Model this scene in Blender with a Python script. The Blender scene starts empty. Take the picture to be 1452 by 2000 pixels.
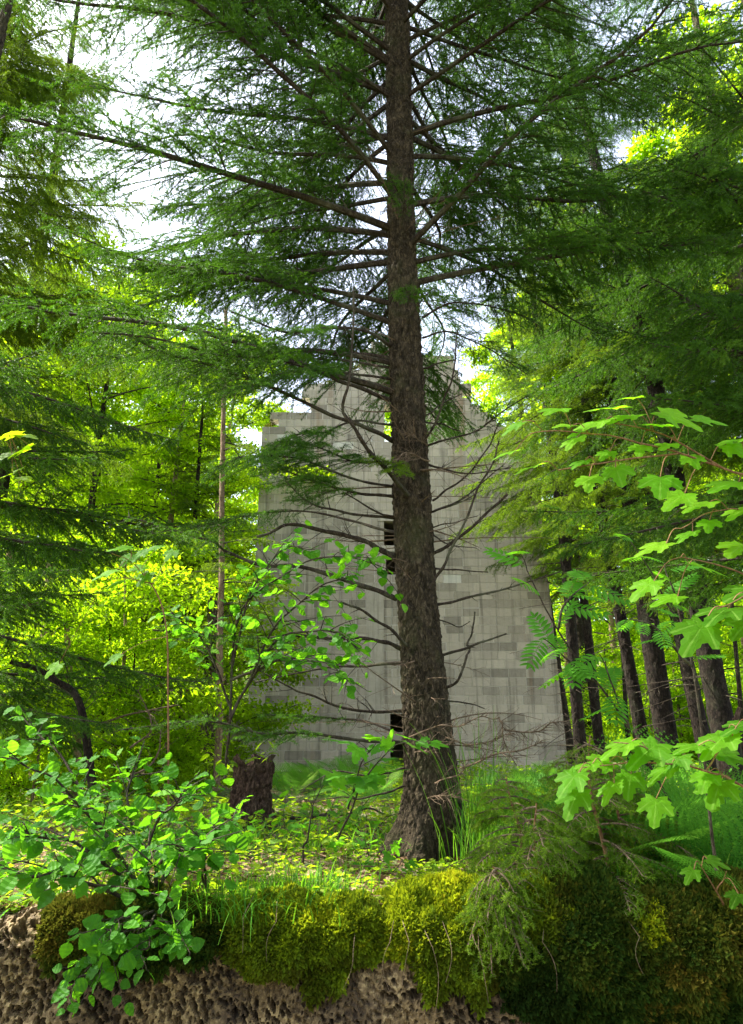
import bpy, math, random
import numpy as np
R = math.radians
SC = bpy.context.scene
COL = SC.collection
# ------------------------------------------------------------------ camera
PITCH = R(17.0); FPX = 1511.0; EYE = np.array([0.0, 0.0, 0.65])
cd = bpy.data.cameras.new('camera'); cam = bpy.data.objects.new('camera', cd); COL.objects.link(cam)
cd.sensor_fit = 'VERTICAL'; cd.sensor_height = 24.0; cd.lens = 12.0 / (1000.0 / FPX)
cam.location = EYE; cam.rotation_euler = (R(90) + PITCH, 0, 0)
cd.clip_start = 0.05; cd.clip_end = 2000
SC.camera = cam
# ------------------------------------------------------------------ light
SUN_AZ, SUN_EL = R(-72.0), R(52.0)          # azimuth from +Y, negative = to the left
w = bpy.data.worlds.new("World"); SC.world = w; w.use_nodes = True
nt = w.node_tree; bg = nt.nodes['Background']
sky = nt.nodes.new('ShaderNodeTexSky'); sky.sky_type = 'NISHITA'; sky.sun_disc = False
sky.sun_elevation = SUN_EL; sky.sun_rotation = SUN_AZ
sky.air_density = 1.0; sky.dust_density = 2.5; sky.ozone_density = 1.0
bw = nt.nodes.new('ShaderNodeRGBToBW'); veil = nt.nodes.new('ShaderNodeMixRGB'); veil.inputs[0].default_value = 0.55   # thin high haze pales the blue
nt.links.new(sky.outputs[0], bw.inputs[0]); nt.links.new(sky.outputs[0], veil.inputs[1]); nt.links.new(bw.outputs[0], veil.inputs[2]); nt.links.new(veil.outputs[0], bg.inputs[0]); bg.inputs[1].default_value = 0.15
sl = bpy.data.lights.new('sun', 'SUN'); sl.energy = 3.4; sl.angle = R(0.5); sl.color = (1.0, 0.95, 0.85)
so = bpy.data.objects.new('sun', sl); COL.objects.link(so)
sd = np.array([math.sin(SUN_AZ) * math.cos(SUN_EL), math.cos(SUN_AZ) * math.cos(SUN_EL), math.sin(SUN_EL)])
from mathutils import Vector, Matrix
so.rotation_euler = Vector(sd).to_track_quat('Z', 'Y').to_euler(); so.location = (-10, 10, 30)
SC.view_settings.view_transform = 'Standard'; SC.view_settings.look = 'None'
SC.view_settings.exposure = 2.3; SC.view_settings.gamma = 1.0
SC.render.engine = 'CYCLES'
SC.cycles.max_bounces = 7; SC.cycles.diffuse_bounces = 5; SC.cycles.transmission_bounces = 5
SC.cycles.glossy_bounces = 2; SC.cycles.transparent_max_bounces = 4
SC.cycles.sample_clamp_indirect = 8.0

# ------------------------------------------------------------------ helpers
def at(px, py, Y):
    """point seen at photo pixel (px, py) at world depth Y"""
    u = (px - 726.0) / FPX; v = (1000.0 - py) / FPX
    yc = math.cos(PITCH) - v * math.sin(PITCH); zc = math.sin(PITCH) + v * math.cos(PITCH)
    k = Y / yc
    return np.array([u * k, Y, EYE[2] + zc * k])

def norm(v):
    return v / np.maximum(np.linalg.norm(v, axis=-1, keepdims=True), 1e-9)

def hash3(i, j, k, s=0):
    n = (i.astype(np.int64) * 374761393 + j.astype(np.int64) * 668265263 + k.astype(np.int64) * 2147483647 + s * 974711) & 0xffffffff
    n = ((n ^ (n >> 13)) * 1274126177) & 0xffffffff
    n = ((n ^ (n >> 16)) * 2246822519) & 0xffffffff
    return ((n ^ (n >> 15)) & 0xffffff) / float(0xffffff)

def vnoise(P, s=0):
    P = np.asarray(P, float); I = np.floor(P).astype(np.int64); F = P - I; F = F * F * (3 - 2 * F)
    r = 0
    for a in (0, 1):
        for b in (0, 1):
            for c in (0, 1):
                wgt = (F[..., 0] if a else 1 - F[..., 0]) * (F[..., 1] if b else 1 - F[..., 1]) * (F[..., 2] if c else 1 - F[..., 2])
                r = r + wgt * hash3(I[..., 0] + a, I[..., 1] + b, I[..., 2] + c, s)
    return r

def fbm(P, o=4, s=0):
    r = 0; a = 0.5; P = np.asarray(P, float)
    for k in range(o):
        r = r + a * vnoise(P * (2 ** k) + 17.3 * k, s + k); a *= 0.5
    return r

def worley(P, s=0):
    P = np.asarray(P, float); I = np.floor(P).astype(np.int64)
    d1 = np.full(P.shape[:-1], 9.0); d2 = d1.copy()
    for a in (-1, 0, 1):
        for b in (-1, 0, 1):
            for c in (-1, 0, 1):
                q = I + np.array([a, b, c])
                pt = q + np.stack([hash3(q[..., 0], q[..., 1], q[..., 2], s + m) for m in (1, 2, 3)], -1)
                d = np.linalg.norm(pt - P, axis=-1)
                d2 = np.minimum(d2, np.maximum(d1, d)); d1 = np.minimum(d1, d)
    return d1, d2

class MB:
    """collects numpy geometry and links it as ONE mesh object"""
    def __init__(s):
        s.V = []; s.n = 0; s.T = []; s.Q = []; s.tint = []; s.uv = []; s.mt = []; s.mq = []
    def add(s, V, T=None, Q=None, tint=0.5, uv=None, mi=0):
        V = np.asarray(V, float).reshape(-1, 3)
        if T is not None and len(T): s.T.append(np.asarray(T, np.int64).reshape(-1, 3) + s.n); s.mt.append(np.full(len(s.T[-1]), mi))
        if Q is not None and len(Q): s.Q.append(np.asarray(Q, np.int64).reshape(-1, 4) + s.n); s.mq.append(np.full(len(s.Q[-1]), mi))
        s.V.append(V); s.n += len(V)
        s.tint.append(np.broadcast_to(np.asarray(tint, float), (len(V),)))
        s.uv.append(np.zeros((len(V), 2)) if uv is None else np.asarray(uv, float).reshape(-1, 2))
        return s
    def merge(s, o, M=None, t=None, dt=0.0, mi=None):
        """add a packed copy of another MB, transformed by 3x3 M and offset t"""
        V, T, Q, tint, uv, mt, mq = o.pack()
        if M is not None: V = V @ np.asarray(M).T
        if t is not None: V = V + t
        if len(T): s.T.append(T + s.n); s.mt.append(mt if mi is None else np.full(len(T), mi))
        if len(Q): s.Q.append(Q + s.n); s.mq.append(mq if mi is None else np.full(len(Q), mi))
        s.V.append(V); s.n += len(V); s.tint.append(np.clip(tint + dt, 0, 1)); s.uv.append(uv)
    def pack(s):
        c = lambda L, sh: np.concatenate(L) if L else np.zeros(sh, np.int64)
        r = (np.concatenate(s.V), c(s.T, (0, 3)), c(s.Q, (0, 4)), np.concatenate(s.tint), np.concatenate(s.uv), c(s.mt, (0,)), c(s.mq, (0,)))
        s.V, s.T, s.Q, s.tint, s.uv, s.mt, s.mq = [r[0]], [r[1]] if len(r[1]) else [], [r[2]] if len(r[2]) else [], [r[3]], [r[4]], [r[5]] if len(r[5]) else [], [r[6]] if len(r[6]) else []
        return r
    def mesh(s, name, mats, smooth=False):
        V, T, Q, tint, uv, mt, mq = s.pack()
        me = bpy.data.meshes.new(name)
        me.vertices.add(len(V)); me.vertices.foreach_set('co', V.astype(np.float32).ravel())
        li = np.concatenate([T.ravel(), Q.ravel()]).astype(np.int32)
        me.loops.add(len(li)); me.loops.foreach_set('vertex_index', li)
        nf = len(T) + len(Q); me.polygons.add(nf)
        st = np.concatenate([np.arange(len(T)) * 3, len(T) * 3 + np.arange(len(Q)) * 4]).astype(np.int32)
        me.polygons.foreach_set('loop_start', st)
        for m in (mats if isinstance(mats, (list, tuple)) else [mats]): me.materials.append(m)
        me.polygons.foreach_set('material_index', np.concatenate([mt, mq]).astype(np.int32))
        if smooth: me.polygons.foreach_set('use_smooth', np.ones(nf, bool))
        else: me.polygons.foreach_set('use_smooth', np.zeros(nf, bool))
        a = me.attributes.new('tint', 'FLOAT', 'POINT'); a.data.foreach_set('value', tint.astype(np.float32))
        if np.any(uv):
            b = me.attributes.new('luv', 'FLOAT2', 'POINT'); b.data.foreach_set('vector', uv.astype(np.float32).ravel())
        me.update(calc_edges=True)
        return me
    def build(s, name, mats, parent=None, loc=None, smooth=False):
        """V is in world space; the object's origin is put at loc"""
        if loc is not None:
            s.pack(); s.V[0] = s.V[0] - np.asarray(loc)
        o = bpy.data.objects.new(name, s.mesh(name, mats, smooth)); COL.objects.link(o)
        if loc is not None: o.location = loc
        if parent is not None: o.parent = parent
        return o

def tag(o, label=None, cat=None, group=None, kind=None):
    if label: o['label'] = label
    if cat: o['category'] = cat
    if group: o['group'] = group
    if kind: o['kind'] = kind
    return o

def thing(name, loc, label, cat, group=None, rz=0.0, sc=1.0):
    o = bpy.data.objects.new(name, None); COL.objects.link(o); o.empty_display_size = 0.2
    o.location = loc; o.rotation_euler = (0, 0, rz); o.scale = (sc,) * 3
    return tag(o, label, cat, group)

def link(name, me, parent=None, loc=(0, 0, 0), rot=(0, 0, 0), sc=(1, 1, 1)):
    o = bpy.data.objects.new(name, me); COL.objects.link(o); o.parent = parent
    o.location = loc; o.rotation_euler = rot; o.scale = sc
    return o

def copy_tree(o, parent=None):
    c = o.copy(); COL.objects.link(c)
    if parent is not None: c.parent = parent
    for ch in list(o.children): copy_tree(ch, c)
    return c

def tubes(mb, P, Rr, k=6, tint=0.5, mi=0, cap=True):
    """P (m,n,3) polylines, Rr (m,n) radii"""
    P = np.asarray(P, float); Rr = np.asarray(Rr, float)
    if P.ndim == 2: P = P[None]; Rr = Rr[None]
    m, n, _ = P.shape
    T = norm(np.gradient(P, axis=1))
    ref = np.where(np.abs(T[:, :1, 2:3]) > 0.8, np.array([[[1.0, 0, 0]]]), np.array([[[0, 0, 1.0]]]))
    A = norm(np.cross(T, np.broadcast_to(ref, T.shape))); B = np.cross(T, A)
    th = np.arange(k) * 2 * math.pi / k
    V = P[:, :, None] + Rr[:, :, None, None] * (np.cos(th)[:, None] * A[:, :, None] + np.sin(th)[:, None] * B[:, :, None])
    i = np.arange(m)[:, None, None] * n * k; j = np.arange(n - 1)[None, :, None] * k; q = np.arange(k)[None, None, :]; q2 = (q + 1) % k
    Q = np.stack([i + j + q, i + j + k + q, i + j + k + q2, i + j + q2], -1).reshape(-1, 4)[:, ::-1]
    tt = np.asarray(tint, float)
    if tt.ndim == 1: tt = np.repeat(tt, n * k)
    mb.add(V.reshape(-1, 3), Q=Q, tint=tt, mi=mi)

def smooth_path(pts, n=24, wob=0.0, rng=None, seed=0):
    """Catmull-Rom through the points, n samples, optional wobble"""
    p = np.asarray(pts, float); p = np.vstack([2 * p[0] - p[1], p, 2 * p[-1] - p[-2]])
    seg = len(p) - 3; t = np.linspace(0, seg - 1e-6, n); i = t.astype(int); f = (t - i)[:, None]
    a, b, c, d = p[i], p[i + 1], p[i + 2], p[i + 3]
    r = 0.5 * (2 * b + (c - a) * f + (2 * a - 5 * b + 4 * c - d) * f ** 2 + (3 * b - a - 3 * c + d) * f ** 3)
    if wob:
        q = np.stack([t * 1.7 + seed, np.zeros(n), np.zeros(n)], -1)
        wv = np.stack([vnoise(q + 31 * k, 7 + k) - 0.5 for k in range(3)], -1) * wob * np.minimum(1, t / 0.5)[:, None]
        r = r + wv
    return r

def along(path, t):
    """points and tangents at t in 0..1 along a polyline"""
    n = len(path); x = np.clip(np.asarray(t), 0, 1) * (n - 1); i = np.minimum(x.astype(int), n - 2); f = (x - i)[:, None]
    return path[i] * (1 - f) + path[i + 1] * f, norm(path[i + 1] - path[i])

# ------------------------------------------------------------------ materials
def nodes(name):
    m = bpy.data.materials.new(name); m.use_nodes = True; t = m.node_tree; t.nodes.clear()
    out = t.nodes.new('ShaderNodeOutputMaterial')
    def N(tp, **kw):
        n = t.nodes.new(tp)
        for k_, v_ in kw.items():
            if k_ in n.inputs and not hasattr(n, k_): n.inputs[k_].default_value = v_
            else: setattr(n, k_, v_)
        return n
    def L(a, b): t.links.new(a, b)
    return m, t, out, N, L

def ramp(N, stops):
    r = N('ShaderNodeValToRGB'); e = r.color_ramp.elements
    while len(e) < len(stops): e.new(0.5)
    for q, (p, c) in zip(e, stops): q.position = p; q.color = (*c, 1)
    return r

def leaf_mat(name, stops, trans, tw=0.5, gloss=0.12, rough=0.5, veins=0.0, objvar=0.12, tmul=1.0, palm=0.0, blot=0.0):
    """leaf: tint attribute drives a colour ramp; light passes through the blade"""
    m, t, out, N, L = nodes(name)
    at_ = N('ShaderNodeAttribute', attribute_name='tint'); oi = N('ShaderNodeObjectInfo')
    sc_ = N('ShaderNodeMath', operation='MULTIPLY_ADD'); L(oi.outputs['Random'], sc_.inputs[0]); sc_.inputs[1].default_value = objvar * 2; sc_.inputs[2].default_value = -objvar
    ad = N('ShaderNodeMath', operation='ADD'); L(at_.outputs['Fac'], ad.inputs[0]); L(sc_.outputs[0], ad.inputs[1])
    rp = ramp(N, stops); L(ad.outputs[0], rp.inputs[0])
    col = rp.outputs[0]
    nrm = None
    if palm:
        uv = N('ShaderNodeAttribute', attribute_name='luv'); sp = N('ShaderNodeSeparateXYZ'); L(uv.outputs['Vector'], sp.inputs[0])
        an = N('ShaderNodeMath', operation='ARCTAN2'); L(sp.outputs[1], an.inputs[0]); L(sp.outputs[0], an.inputs[1])
        mu = N('ShaderNodeMath', operation='MULTIPLY'); L(an.outputs[0], mu.inputs[0]); mu.inputs[1].default_value = 8.37
        cs = N('ShaderNodeMath', operation='COSINE'); L(mu.outputs[0], cs.inputs[0])
        r2 = ramp(N, [(0.93, (0, 0, 0)), (0.985, (1, 1, 1))]); L(cs.outputs[0], r2.inputs[0])
        mm = N('ShaderNodeMath', operation='MULTIPLY'); L(r2.outputs[0], mm.inputs[0]); mm.inputs[1].default_value = palm
        mc = N('ShaderNodeMixRGB'); L(mm.outputs[0], mc.inputs[0]); L(col, mc.inputs[1]); mc.inputs[2].default_value = (0.17, 0.30, 0.05, 1); col = mc.outputs[0]
    if blot:
        tc = N('ShaderNodeTexCoord'); bn = N('ShaderNodeTexNoise'); bn.inputs['Scale'].default_value = 38; bn.inputs['Detail'].default_value = 5; L(tc.outputs['Object'], bn.inputs['Vector'])
        br = ramp(N, [(0.3, (0.55, 0.6, 0.45)), (0.5, (1, 1, 1)), (0.68, (1.0, 1.0, 1.0)), (0.74, (1.5, 1.0, 0.8))]); L(bn.outputs[0], br.inputs[0])
        bm = N('ShaderNodeMixRGB', blend_type='MULTIPLY'); bm.inputs[0].default_value = blot; L(col, bm.inputs[1]); L(br.outputs[0], bm.inputs[2]); col = bm.outputs[0]
    if veins:
        uv = N('ShaderNodeAttribute', attribute_name='luv'); sp = N('ShaderNodeSeparateXYZ'); L(uv.outputs['Vector'], sp.inputs[0])
        ab = N('ShaderNodeMath', operation='ABSOLUTE'); L(sp.outputs[1], ab.inputs[0])
        d = N('ShaderNodeMath', operation='MULTIPLY_ADD'); L(ab.outputs[0], d.inputs[0]); d.inputs[1].default_value = -0.9; L(sp.outputs[0], d.inputs[2])
        mu = N('ShaderNodeMath', operation='MULTIPLY'); L(d.outputs[0], mu.inputs[0]); mu.inputs[1].default_value = 50.0
        sn = N('ShaderNodeMath', operation='SINE'); L(mu.outputs[0], sn.inputs[0])
        r2 = ramp(N, [(0.0, (0, 0, 0)), (0.8, (0, 0, 0)), (1.0, (1, 1, 1))]); 
        m2 = N('ShaderNodeMath', operation='MULTIPLY_ADD'); L(sn.outputs[0], m2.inputs[0]); m2.inputs[1].default_value = 0.5; m2.inputs[2].default_value = 0.5
        L(m2.outputs[0], r2.inputs[0])
        mid = ramp(N, [(0.0, (1, 1, 1)), (0.025, (0, 0, 0))]); L(ab.outputs[0], mid.inputs[0])
        mx = N('ShaderNodeMath', operation='MAXIMUM'); L(r2.outputs[0], mx.inputs[0]); L(mid.outputs[0], mx.inputs[1])
        mm = N('ShaderNodeMath', operation='MULTIPLY'); L(mx.outputs[0], mm.inputs[0]); mm.inputs[1].default_value = veins
        mc = N('ShaderNodeMixRGB', blend_type='MIX'); L(mm.outputs[0], mc.inputs[0]); L(col, mc.inputs[1]); mc.inputs[2].default_value = (0.16, 0.26, 0.05, 1)
        col = mc.outputs[0]
        bp = N('ShaderNodeBump'); bp.inputs['Strength'].default_value = 0.12; bp.inputs['Distance'].default_value = 0.002; L(m2.outputs[0], bp.inputs['Height']); nrm = bp.outputs[0]
    pb = N('ShaderNodeBsdfPrincipled'); L(col, pb.inputs['Base Color']); pb.inputs['Roughness'].default_value = rough
    pb.inputs['Specular IOR Level'].default_value = gloss * 1.6
    if nrm: L(nrm, pb.inputs['Normal'])
    tr = N('ShaderNodeBsdfTranslucent')
    hs = N('ShaderNodeMixRGB', blend_type='MIX'); L(ad.outputs[0], hs.inputs[0]); hs.inputs[1].default_value = (*[c * 0.6 * tmul for c in trans], 1); hs.inputs[2].default_value = (*[min(1, c * 1.25 * tmul) for c in trans], 1)
    L(hs.outputs[0], tr.inputs[0])
    ms = N('ShaderNodeMixShader'); ms.inputs[0].default_value = tw; L(pb.outputs[0], ms.inputs[1]); L(tr.outputs[0], ms.inputs[2]); L(ms.outputs[0], out.inputs[0])
    return m

def bark_mat(name, c1, c2, c3, moss=0.35, scale=14.0, bump=0.02, lich=(0.16, 0.18, 0.10)):
    m, t, out, N, L = nodes(name)
    tc = N('ShaderNodeTexCoord'); mp = N('ShaderNodeMapping'); mp.inputs['Scale'].default_value = (1, 1, 0.45); L(tc.outputs['Object'], mp.inputs[0])
    n1 = N('ShaderNodeTexNoise'); n1.inputs['Scale'].default_value = scale * 1.3; n1.inputs['Detail'].default_value = 8; n1.inputs['Roughness'].default_value = 0.7; L(mp.outputs[0], n1.inputs['Vector'])
    wp = N('ShaderNodeMixRGB', blend_type='LINEAR_LIGHT'); wp.inputs[0].default_value = 1.2 / scale; L(mp.outputs[0], wp.inputs[1]); L(n1.outputs['Color'], wp.inputs[2])
    vo = N('ShaderNodeTexVoronoi', feature='DISTANCE_TO_EDGE'); vo.inputs['Scale'].default_value = scale * 2.0; L(wp.outputs[0], vo.inputs['Vector'])
    mixh = N('ShaderNodeMath', operation='MULTIPLY_ADD'); L(vo.outputs['Distance'], mixh.inputs[0]); mixh.inputs[1].default_value = 0.9; L(n1.outputs[0], mixh.inputs[2])
    rp = ramp(N, [(0.40, c1), (0.62, c2), (0.88, c3)]); L(mixh.outputs[0], rp.inputs[0])
    n2 = N('ShaderNodeTexNoise'); n2.inputs['Scale'].default_value = 3.1; n2.inputs['Detail'].default_value = 6; n2.inputs['Roughness'].default_value = 0.7; L(tc.outputs['Object'], n2.inputs['Vector'])
    r2 = ramp(N, [(0.5, (0, 0, 0)), (0.66, (1, 1, 1))]); L(n2.outputs[0], r2.inputs[0])
    mu = N('ShaderNodeMath', operation='MULTIPLY'); L(r2.outputs[0], mu.inputs[0]); mu.inputs[1].default_value = moss
    mc = N('ShaderNodeMixRGB'); L(mu.outputs[0], mc.inputs[0]); L(rp.outputs[0], mc.inputs[1]); mc.inputs[2].default_value = (*lich, 1)
    pb = N('ShaderNodeBsdfPrincipled'); pb.inputs['Roughness'].default_value = 0.9; pb.inputs['Specular IOR Level'].default_value = 0.15; L(mc.outputs[0], pb.inputs['Base Color'])
    bp = N('ShaderNodeBump'); bp.inputs['Strength'].default_value = 0.9; bp.inputs['Distance'].default_value = bump; L(mixh.outputs[0], bp.inputs['Height']); L(bp.outputs[0], pb.inputs['Normal'])
    L(pb.outputs[0], out.inputs[0])
    return m

M = {}
M['bark'] = bark_mat('spruce_bark', (0.012, 0.009, 0.005), (0.064, 0.047, 0.027), (0.17, 0.128, 0.076), 0.5, 16, 0.035, (0.10, 0.105, 0.040))
M['bark_dark'] = bark_mat('dark_bark', (0.006, 0.004, 0.003), (0.020, 0.014, 0.010), (0.05, 0.036, 0.025), 0.15, 12)
M['bark_warm'] = bark_mat('warm_bark', (0.13, 0.08, 0.05), (0.27, 0.18, 0.11), (0.38, 0.28, 0.19), 0.2, 10)
M['twig'] = bark_mat('twig_bark', (0.014, 0.010, 0.007), (0.040, 0.029, 0.020), (0.095, 0.073, 0.052), 0.35, 30, 0.004)
M['deadtwig'] = bark_mat('dead_twig', (0.06, 0.038, 0.022), (0.14, 0.095, 0.06), (0.24, 0.175, 0.115), 0.1, 30, 0.003)
M['stump'] = bark_mat('stump_wood', (0.03, 0.018, 0.012), (0.085, 0.05, 0.032), (0.19, 0.12, 0.08), 0.15, 18, 0.03)
G = lambda a, b, c, d: [(0.0, a), (0.4, b), (0.75, c), (1.0, d)]
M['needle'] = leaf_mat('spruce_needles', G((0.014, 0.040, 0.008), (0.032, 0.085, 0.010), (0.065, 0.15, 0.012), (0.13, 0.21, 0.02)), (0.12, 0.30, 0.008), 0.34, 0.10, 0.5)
M['needle_sun_tone'] = leaf_mat('sun_toned_spruce_needles', G((0.022, 0.055, 0.008), (0.055, 0.12, 0.010), (0.11, 0.19, 0.012), (0.18, 0.24, 0.02)), (0.26, 0.42, 0.01), 0.42, 0.08, 0.5)  # lighter, yellower needle copy with the sunlit look put into its colour
M['beech'] = leaf_mat('broad_leaves', G((0.03, 0.08, 0.006), (0.07, 0.15, 0.006), (0.12, 0.20, 0.006), (0.16, 0.23, 0.008)), (0.52, 0.80, 0.010), 0.60, 0.05, 0.55)
M['hazel'] = leaf_mat('hazel_leaves', G((0.02, 0.085, 0.008), (0.035, 0.14, 0.010), (0.06, 0.20, 0.012), (0.13, 0.25, 0.03)), (0.20, 0.55, 0.012), 0.45, 0.05, 0.55, veins=0.16, blot=.8)
M['maple'] = leaf_mat('maple_leaves', G((0.03, 0.10, 0.005), (0.05, 0.15, 0.006), (0.085, 0.20, 0.008), (0.12, 0.23, 0.012)), (0.34, 0.80, 0.010), 0.55, 0.04, 0.55, palm=.5, blot=.9)
M['fern'] = leaf_mat('fern_fronds', G((0.02, 0.10, 0.012), (0.04, 0.16, 0.016), (0.07, 0.21, 0.018), (0.17, 0.26, 0.03)), (0.15, 0.42, 0.03), 0.40, 0.06, 0.55)
M['herb'] = leaf_mat('ground_herbs', G((0.03, 0.09, 0.008), (0.06, 0.16, 0.010), (0.11, 0.21, 0.012), (0.20, 0.25, 0.02)), (0.42, 0.62, 0.012), 0.48, 0.05, 0.55)
M['grass'] = leaf_mat('grass_blades', G((0.03, 0.11, 0.008), (0.05, 0.17, 0.010), (0.10, 0.22, 0.014), (0.22, 0.30, 0.04)), (0.26, 0.60, 0.02), 0.42, 0.09, 0.45)
M['moss'] = leaf_mat('yellow_moss', G((0.05, 0.050, 0.008), (0.085, 0.14, 0.010), (0.18, 0.25, 0.010), (0.42, 0.38, 0.014)), (0.42, 0.50, 0.012), 0.35, 0.02, 0.8)
M['moss_dark'] = leaf_mat('dark_moss', G((0.010, 0.022, 0.005), (0.026, 0.060, 0.008), (0.07, 0.085, 0.010), (0.15, 0.11, 0.015)), (0.12, 0.13, 0.012), 0.25, 0.02, 0.8)
M['litter'] = leaf_mat('leaf_litter', G((0.09, 0.055, 0.03), (0.18, 0.11, 0.06), (0.30, 0.20, 0.11), (0.42, 0.31, 0.19)), (0.2, 0.12, 0.05), 0.12, 0.05, 0.7)

M['needle_young'] = leaf_mat('young_spruce_needles', G((0.03, 0.075, 0.008), (0.06, 0.125, 0.010), (0.11, 0.19, 0.014), (0.18, 0.25, 0.025)), (0.24, 0.42, 0.012), 0.4, 0.08, 0.5)
def ground_mat():
    m, t, out, N, L = nodes('forest_floor')
    tc = N('ShaderNodeTexCoord')
    n1 = N('ShaderNodeTexNoise'); n1.inputs['Scale'].default_value = 0.8; n1.inputs['Detail'].default_value = 8; n1.inputs['Roughness'].default_value = 0.7; L(tc.outputs['Object'], n1.inputs['Vector'])
    n2 = N('ShaderNodeTexNoise'); n2.inputs['Scale'].default_value = 22; n2.inputs['Detail'].default_value = 6; L(tc.outputs['Object'], n2.inputs['Vector'])
    a = ramp(N, [(0.3, (0.06, 0.04, 0.025)), (0.5, (0.13, 0.085, 0.05)), (0.7, (0.24, 0.16, 0.09))]); L(n2.outputs[0], a.inputs[0])
    b = ramp(N, [(0.3, (0.03, 0.06, 0.012)), (0.6, (0.09, 0.13, 0.02)), (0.8, (0.16, 0.18, 0.03))]); L(n2.outputs[0], b.inputs[0])
    f = ramp(N, [(0.42, (0, 0, 0)), (0.56, (1, 1, 1))]); L(n1.outputs[0], f.inputs[0])
    mx = N('ShaderNodeMixRGB'); L(f.outputs[0], mx.inputs[0]); L(a.outputs[0], mx.inputs[1]); L(b.outputs[0], mx.inputs[2])
    pb = N('ShaderNodeBsdfPrincipled'); pb.inputs['Roughness'].default_value = 0.95; L(mx.outputs[0], pb.inputs['Base Color'])
    bp = N('ShaderNodeBump'); bp.inputs['Distance'].default_value = 0.03; L(n2.outputs[0], bp.inputs['Height']); L(bp.outputs[0], pb.inputs['Normal'])
    L(pb.outputs[0], out.inputs[0]); return m
M['ground'] = ground_mat()

def tufa_mat():
    m, t, out, N, L = nodes('pitted_rock')
    tc = N('ShaderNodeTexCoord')
    n1 = N('ShaderNodeTexNoise'); n1.inputs['Scale'].default_value = 3.2; n1.inputs['Detail'].default_value = 6; n1.inputs['Roughness'].default_value = 0.6; L(tc.outputs['Object'], n1.inputs['Vector'])
    n2 = N('ShaderNodeTexNoise'); n2.inputs['Scale'].default_value = 45; n2.inputs['Detail'].default_value = 5; n2.inputs['Roughness'].default_value = 0.7; L(tc.outputs['Object'], n2.inputs['Vector'])
    a = ramp(N, [(0.3, (0.042, 0.025, 0.009)), (0.5, (0.16, 0.105, 0.045)), (0.72, (0.42, 0.31, 0.155))]); L(n2.outputs[0], a.inputs[0])
    b = ramp(N, [(0.3, (0.014, 0.008, 0.004)), (0.55, (0.058, 0.034, 0.015)), (0.75, (0.17, 0.105, 0.048))]); L(n2.outputs[0], b.inputs[0])
    f = ramp(N, [(0.42, (0, 0, 0)), (0.62, (1, 1, 1))]); L(n1.outputs[0], f.inputs[0])
    mx = N('ShaderNodeMixRGB'); L(f.outputs[0], mx.inputs[0]); L(a.outputs[0], mx.inputs[1]); L(b.outputs[0], mx.inputs[2])
    pb = N('ShaderNodeBsdfPrincipled'); pb.inputs['Roughness'].default_value = 0.9; L(mx.outputs[0], pb.inputs['Base Color'])
    bp = N('ShaderNodeBump'); bp.inputs['Distance'].default_value = 0.006; L(n2.outputs[0], bp.inputs['Height']); L(bp.outputs[0], pb.inputs['Normal'])
    L(pb.outputs[0], out.inputs[0]); return m
M['tufa'] = tufa_mat()

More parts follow.
